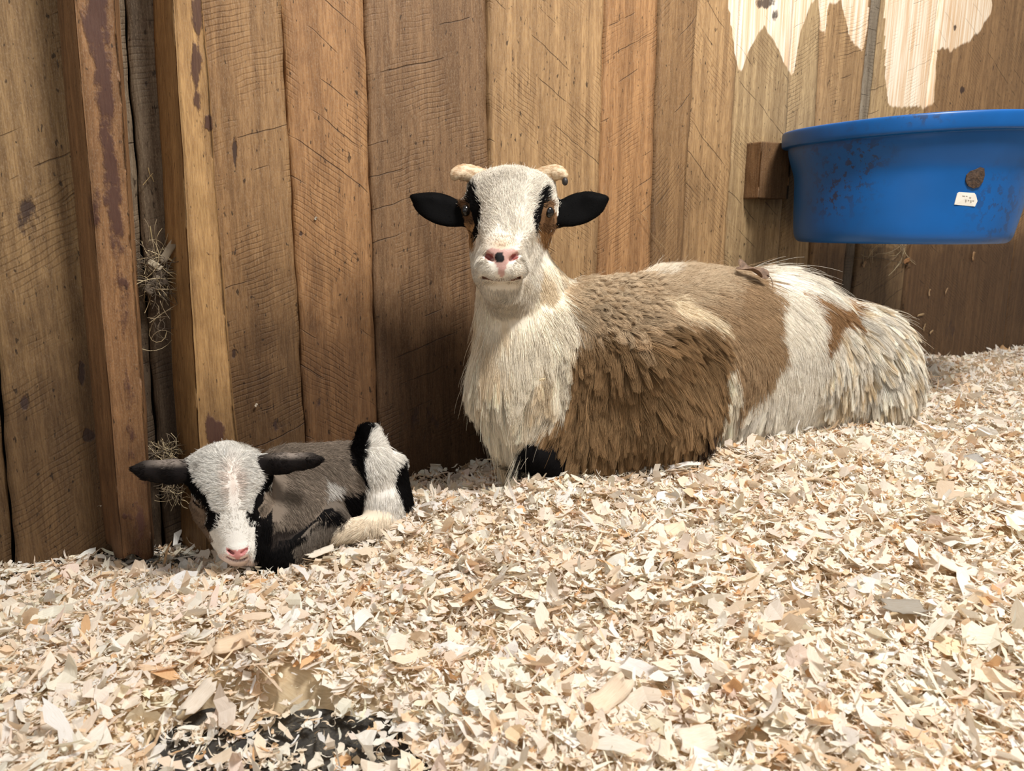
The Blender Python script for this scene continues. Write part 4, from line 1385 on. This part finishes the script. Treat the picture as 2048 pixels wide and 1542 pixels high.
def goat_fcol(q, vi, R, rg):
    # coat colour with strays of the neighbouring colour along the edges
    j = rg.normal(0, 2.5, (len(q), 2))
    c = goat_col(q + j, gpid[vi], R)
    hd = (gpid[vi] == _hd) & (rg.uniform(0, 1, len(q)) < .30)
    c[hd] *= np.array([.74, .73, .73])
    return c


P, C, rad, q, vi = strands(gV, gQ, gN, gd, goat_groom, goat_fcol, 360000, 21, guide_ratio=60)
# sun-bleached tips on the curly back
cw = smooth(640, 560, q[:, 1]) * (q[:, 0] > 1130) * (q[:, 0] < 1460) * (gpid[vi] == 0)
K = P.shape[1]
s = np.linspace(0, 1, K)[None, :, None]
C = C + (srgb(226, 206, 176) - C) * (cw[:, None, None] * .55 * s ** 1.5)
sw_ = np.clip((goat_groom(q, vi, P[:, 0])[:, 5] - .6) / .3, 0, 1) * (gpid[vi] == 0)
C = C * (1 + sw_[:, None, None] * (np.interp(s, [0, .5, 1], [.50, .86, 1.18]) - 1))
bib = (q[:, 0] < 1135) & (q[:, 1] > 590) & (gpid[vi] == 0)
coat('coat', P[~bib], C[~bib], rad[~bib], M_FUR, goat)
o = coat('neck_mane', P[bib], C[bib], rad[bib], M_FUR, goat)
o['label'] = 'long cream neck and chest hair'

hr = prad(1, (1022, 350, 1.25))
for sx, path, rr, tip in ((-1, ((985, 362, 1.258), (955, 351, 1.25), (928, 345, 1.242), (912, 349, 1.236), (906, 361, 1.236)), (17, 18, 17, 13, 8), None),
                          (1, ((1058, 362, 1.258), (1086, 352, 1.25), (1110, 346, 1.242), (1124, 350, 1.236), (1129, 361, 1.236)), (17, 18, 17, 13, 8), 1)):
    ho = tubemesh('horn', [pt(p) for p in path], [r * hr for r in rr], M_HORN, goat, .8)
    if tip:
        ball('horn_tip', pt((1130, 363, 1.229)), 8.0 * hr, M_TIP, ho, (.75, 1.0, .8))
for (x, y, Yv) in ((931, 421, 1.2045), (1098, 424, 1.2045)):
    e = ball('eye', pt((x, y, Yv)), 11.5 * hr, M_EYE, goat, (.85, 1.0, .9))

# ---------------- the kid
KP = [
    cone((592, 980, 1.10, 90), (690, 972, 1.125, 88), .03), cone((470, 985, 1.03, 48), (570, 990, 1.08, 72), .03), cone((545, 1060, 1.01, 52), (600, 1040, 1.05, 70), .03), cone((520, 1105, .99, 36), (560, 1110, .985, 34), .02, 'chest'),
    # head
    ell((456, 950, 1.015), 78, 62, 62, 3, .02, 'head'), cone((460, 985, .990, 62), (476, 1092, .955, 33), .02, 'head'), cone((426, 1020, 1.0, 38), (452, 1080, .975, 26), .02, 'head'), cone((506, 1020, 1.0, 36), (492, 1080, .975, 26), .02, 'head'),
    ell((474, 1102, .955), 35, 24, 26, 0, .008, 'head'), cone((470, 1118, .962, 14), (480, 1118, .962, 14), .008, 'head'), ell((475, 1103, .941), 20, 10, 8, 0, .005, 'head'),
    cone((398, 1008, .985, 13), (410, 1016, .978, 10), .01, 'head'), cone((512, 1020, .985, 13), (500, 1030, .978, 10), .01, 'head'),
    # ears
    ell((326, 943, .995), 56, 23, 11, 3, .010, 'ear'), cone((352, 942, 1.0, 22), (392, 940, 1.012, 24), .010, 'ear'), cone((290, 940, .993, 15), (270, 938, .99, 6), .008, 'ear'),
    ell((590, 924, 1.0), 50, 18, 11, -4, .010, 'ear'), cone((565, 927, 1.005, 20), (528, 930, 1.015, 22), .010, 'ear'), cone((618, 921, .998, 10), (638, 919, .995, 5), .008, 'ear'),
    # hind leg, knee up
    cone((737, 880, 1.115, 28), (752, 940, 1.10, 42), .015, 'hind'), cone((752, 940, 1.10, 42), (772, 1010, 1.085, 40), .015, 'hind'), cone((772, 1010, 1.085, 38), (776, 1050, 1.075, 32), .015, 'hind'),
    cone((786, 930, 1.11, 24), (803, 1000, 1.10, 20), .012, 'hind'), cone((765, 1046, 1.06, 28), (682, 1064, 1.03, 19), .012, 'shank'),
    # folded foreleg
    cone((662, 1042, 1.04, 34), (600, 1090, 1.0, 25), .010, 'fore'), cone((600, 1090, 1.0, 25), (573, 1122, .985, 15), .010, 'fore'),
]
for (x0, y0, x1, y1) in ((466, 1107, 458, 1101), (483, 1106, 493, 1099)):
    for t in (0, .5, 1):
        x, y = x0 + (x1 - x0) * t, y0 + (y1 - y0) * t
        KP.append(cone((x, y, .90, 3.4 - t), (x, y, .938 + .004 * t, 2.6), .002, 'head', True))
for x in range(454, 497, 4):
    t = (x - 475) / 22
    KP.append(cone((x, 1121 - 8 * t * t, .91, 1.8), (x, 1121 - 8 * t * t, .948 + .012 * t * t, 1.6), .002, 'head', True))
KH = .0016
G_, lo_ = grow(KP, KH)
kV, kQ = nets(G_, lo_, KH)
kV = relax(kV, kQ, 1, .5)
print('kid verts', len(kV))
kpid, kpn = parts_of(KP, kV)


def zk(poly): return [(240 + a / 3.303, 820 + b / 3.303) for a, b in poly]


K_EL = zk([(380, 300), (440, 310), (480, 400), (520, 440), (600, 560), (650, 640), (665, 700), (645, 770), (590, 800), (560, 750), (585, 690), (560, 640), (510, 580), (450, 520), (400, 480)])
K_ER = zk([(955, 390), (1040, 380), (1010, 480), (960, 530), (945, 600), (905, 650), (925, 700), (900, 770), (850, 765), (830, 690), (850, 620), (870, 560), (900, 470)])
K_LO = zk([(430, 540), (510, 580), (570, 650), (590, 690), (560, 730), (620, 870), (590, 880), (500, 800), (440, 660)])
K_RO = zk([(955, 530), (1040, 540), (1040, 700), (930, 720), (925, 690), (905, 650), (945, 600)])
K_RB = zk([(900, 770), (930, 700), (1040, 720), (1080, 800), (1060, 1000), (900, 1060), (885, 950), (890, 830)])
K_BLK = zk([(1430, 540), (1520, 520), (1680, 500), (1650, 600), (1560, 670), (1490, 710), (1460, 620)])
K_STR = zk([(1500, 190), (1540, 90), (1620, 60), (1668, 90), (1645, 180), (1612, 260), (1602, 420), (1622, 500), (1560, 430), (1500, 300)])
K_BK2 = zk([(1850, 290), (1900, 380), (1960, 520), (1900, 660), (1842, 580), (1806, 450), (1812, 340)])
K_BAND = zk([(1000, 960), (1130, 810), (1280, 670), (1400, 640), (1480, 720), (1400, 725), (1300, 740), (1210, 810), (1140, 900), (1090, 1080), (1020, 1080)])
K_WF = zk([(1330, 430), (1450, 480), (1430, 540), (1330, 560)])
K_NOSE = [(452, 1095), (462, 1099), (474, 1101), (486, 1098), (497, 1092), (496, 1102), (490, 1110), (480, 1116), (477, 1122), (473, 1122), (469, 1116), (459, 1111), (453, 1104)]
GREY = srgb(122, 109, 96)


def kid_col(q, pid, R, rg=None):
    c = np.tile(GREY, (len(q), 1)) * (1 + .12 * noise(R, 40, 3))[:, None]
    I = lambda n: pid == kpn.index(n)
    body, head, ear, hind, shank, fore, chest = (I(n) for n in ('body', 'head', 'ear', 'hind', 'shank', 'fore', 'chest'))

    def Z(poly, col, mask, amp=2.5, seed=0, sc=110):
        cc = c.copy(); m_ = zone(cc, q, poly, col, amp, seed, R, sc) & mask
        c[m_] = cc[m_]
    c[body & (q[:, 1] > 1045)] = srgb(52, 45, 41)
    c[body & (q[:, 0] < 545) & (q[:, 1] > 1000)] = BLACK
    c[chest] = BLACK
    Z(K_WF, srgb(190, 184, 176), body, 5, 1); Z(K_BLK, BLACK, body | hind, 4, 2)
    c[hind] = srgb(226, 220, 210)
    Z(K_STR, BLACK, hind | body, 3, 3); Z(K_BK2, BLACK, hind | body, 3, 4)
    c[shank] = srgb(228, 212, 188)
    c[fore] = srgb(104, 94, 84)
    Z(K_BAND, BLACK, fore, 3, 5)
    c[fore & (q[:, 1] > 1118)] = BLACK
    c[head] = srgb(228, 223, 214)
    mid = head * np.exp(-((q[:, 0] - (466 + (q[:, 1] - 960) * .05)) / 9) ** 2 - ((q[:, 1] - 965) / 36) ** 2) * .6
    c = c + (srgb(206, 180, 164) - c) * mid[:, None]
    Z(K_LO, srgb(118, 100, 84), head, 2, 6); Z(K_RO, srgb(126, 112, 98), head, 2, 7); Z(K_RB, BLACK, head, 2, 8)
    Z(K_EL, BLACK, head, 2.5, 9); Z(K_ER, BLACK, head, 2.5, 10)
    c[ear] = srgb(30, 26, 25)
    up = ear * np.maximum(np.exp(-((q[:, 0] - 335) / 34) ** 2) * smooth(938, 926, q[:, 1]), np.exp(-((q[:, 0] - 578) / 34) ** 2) * smooth(922, 910, q[:, 1]))
    c = c + (srgb(140, 128, 118) - c) * up[:, None]
    for (bx, by) in ((405, 936), (509, 921)):
        b_ = head * np.exp(-((q[:, 0] - bx) / 8) ** 2 - ((q[:, 1] - by) / 6) ** 2) * .7
        c = c + (srgb(120, 106, 92) - c) * b_[:, None]
    ms = head & (q[:, 1] > 1108) 
    c[ms] = srgb(232, 214, 204)
    return c


kq = proj(kV)
kc = kid_col(kq, kpid, kV)
kn = inpoly(kq[:, 0], kq[:, 1], K_NOSE) & (kV[:, 1] < .97)
kc[kn] = srgb(204, 138, 134)
km = (np.abs(kq[:, 1] - (1121 - 8 * ((kq[:, 0] - 475) / 22) ** 2)) < 1.8) & (np.abs(kq[:, 0] - 475) < 20) & (kV[:, 1] < .99)
kc[km] = srgb(196, 124, 122)
lid = np.zeros(len(kV), bool)
for (x0, y0, x1, y1, x2, y2) in ((387, 1003, 397, 1012, 408, 1018), (498, 1033, 508, 1031, 518, 1025)):   # closed eyelids
    for t in np.linspace(0, 1, 30):
        x = (1 - t) ** 2 * x0 + 2 * t * (1 - t) * x1 + t * t * x2; y = (1 - t) ** 2 * y0 + 2 * t * (1 - t) * (y1 + 2) + t * t * y2
        lid |= np.hypot(kq[:, 0] - x, kq[:, 1] - y) < 2.2
lid &= kpid == kpn.index('head')
kc[lid] = srgb(18, 14, 13)
kw = np.zeros(len(kV)); kw[kn] = 1
kid = mesh_np('goat_kid', kV, kQ, M_SKIN, cols=kc, attrs={'wet': kw})
tag(kid, 'small black, white and grey goat kid curled up asleep below the timber posts', 'goat kid')
kN = vnormals(kid)
KG = [(455, 890, 0, -1, .010, .5, 0, .5, 0), (400, 910, -.8, -.5, .012, .3, .1, .6, 0), (510, 910, .8, -.5, .012, .3, .1, .6, 0), (440, 950, -.8, -.1, .013, .25, .1, .65, 0), (490, 950, .8, -.1, .013, .25, .1, .65, 0), (455, 1000, -.8, .1, .010, .2, 0, .5, 0), (480, 1000, .8, .1, .010, .2, 0, .5, 0), (462, 1050, -.5, -.6, .007, .2, 0, .4, 0), (485, 1050, .5, -.6, .007, .2, 0, .4, 0),
      (475, 1100, 0, -1, .0025, .3, 0, 0, 0), (440, 1090, -.5, .6, .004, .3, 0, 0, 0), (505, 1090, .5, .6, .004, .3, 0, 0, 0), (400, 1000, -.5, .8, .007, .2, 0, .3, 0), (515, 1010, .5, .8, .007, .2, 0, .3, 0),
      (600, 900, 1, .05, .012, .25, 0, .4, .1), (690, 890, 1, .2, .012, .25, 0, .4, .1), (600, 960, .9, .4, .014, .22, 0, .5, .2), (680, 960, .8, .6, .014, .22, 0, .5, .2), (600, 1030, .5, .8, .014, .22, 0, .5, .3), (560, 1060, .0, 1, .014, .22, 0, .5, .3), (680, 1020, .6, .8, .014, .22, 0, .5, .3),
      (740, 870, .1, -.6, .012, .4, 0, .4, 0), (760, 920, .35, .9, .014, .3, 0, .5, .2), (770, 980, .1, 1, .014, .25, 0, .5, .3), (795, 960, .4, .9, .012, .3, 0, .4, .2), (775, 1035, .1, 1, .014, .25, 0, .5, .3), (700, 1060, -.8, .4, .012, .25, 0, .4, .3), (640, 1060, -.5, .9, .012, .25, 0, .4, .2), (590, 1110, -.6, .8, .010, .25, 0, .4, .2), (520, 1100, 0, 1, .014, .25, 0, .5, .3)]


def kid_groom(q, vi, R):
    g = idw(KG, q, 2.6, 8)
    g[:, 2] *= 1.25; g[:, 5] *= .7
    e = kpid[vi] == kpn.index('ear')
    g[e & (q[:, 0] < 450)] = (-1, .05, .008, .25, 0, .3, .1); g[e & (q[:, 0] >= 450)] = (1, .05, .008, .25, 0, .3, .1)
    return g


kd_ = dens_of(kV, kN); kd_[kn | km | lid] = 0
kd_[kpid == kpn.index('head')] *= 1.6
kd_[(kV[:, 2] < bed(kV[:, 0], kV[:, 1]) - .01)] = 0
def kid_fcol(q, vi, R, rg):
    c = kid_col(q + rg.normal(0, 1.6, (len(q), 2)), kpid[vi], R)
    hd = (kpid[vi] == kpn.index('head')) & (rg.uniform(0, 1, len(q)) < .28)
    c[hd] *= .72
    return c


P, C, rad, q, vi = strands(kV, kQ, kN, kd_, kid_groom, kid_fcol, 150000, 33, K=5, guide_ratio=26, r0=.00028, r1=.00007)
ag = (kpid[vi] == 0) & (C[:, 0, 0] > .05)
C[ag] *= np.where(np.random.default_rng(2).uniform(0, 1, ag.sum()) < .22, 1.7, .92)[:, None, None]
coat('coat', P, np.clip(C, 0.002, .95), rad, M_FUR, kid)

# ---------------- litter lying on the goat
gb = BVHTree.FromPolygons([tuple(v) for v in gV], [tuple(int(i) for i in f) for f in gQ])


def goat_hit(px, py):
    h = gb.ray_cast(Vector((0, 0, H)), Vector(ray(px, py)))
    return (np.array(h[0]), np.array(h[1])) if h[0] is not None else (None, None)


p, nn_ = goat_hit(1082, 757)
chip('wood_shaving', p + nn_ * .022, nn_, .010, .004, .2, srgb(238, 222, 186), .2, 'small pale shaving caught in the chest hair of the big goat')


def leaf():
    p0, n0 = goat_hit(1482, 556)
    p1, n1_ = goat_hit(1540, 578)
    ax = p1 - p0; Lf = .062
    ax = unit(ax); nn = unit(n0 + n1_); ax = unit(ax - nn * (ax @ nn)); bx = np.cross(nn, ax)
    bm = bmesh.new()
    top, bot = [], []
    n = 40
    ctr = p0 + ax * .012 + nn * .020
    for j in range(n):
        t = 2 * math.pi * j / n
        lob = .70 + .30 * abs(math.cos(2.5 * t)) ** .7
        x, y = Lf * .5 * lob * math.cos(t) * 1.05, Lf * .30 * lob * math.sin(t)
        z = .006 * math.sin(3 * t) + .35 * abs(y)
        q = ctr + ax * x + bx * y + nn * z
        top.append(bm.verts.new(q)); bot.append(bm.verts.new(q - nn * .0006))
    c1, c2 = bm.verts.new(ctr), bm.verts.new(ctr - nn * .0006)
    for j in range(n):
        a = (j + 1) % n
        bm.faces.new((top[j], top[a], c1)); bm.faces.new((bot[a], bot[j], c2)); bm.faces.new((top[j], bot[j], bot[a], top[a]))
    m = NT('dry_leaf'); co = m.n('ShaderNodeTexCoord').outputs['Object']; k = m.noise(co, 120, 4, .6)
    m.color(m.mix(m.rng(k, .3, .7), rgba(104, 82, 66), rgba(146, 118, 96))); m.rough(.8); m.bump(k, .002)
    o = from_bm('dried_leaf', bm, m.m)
    tag(o, 'curled brown dried leaf lying on the back of the big goat', 'leaf')
    st = straws('leaf_stalk', [[ctr + ax * (Lf * .45 + .004 * k) + nn * (.002 - .0008 * k * k) for k in range(6)]], .0009, [srgb(96, 74, 58)], None, None, None, o)


leaf()
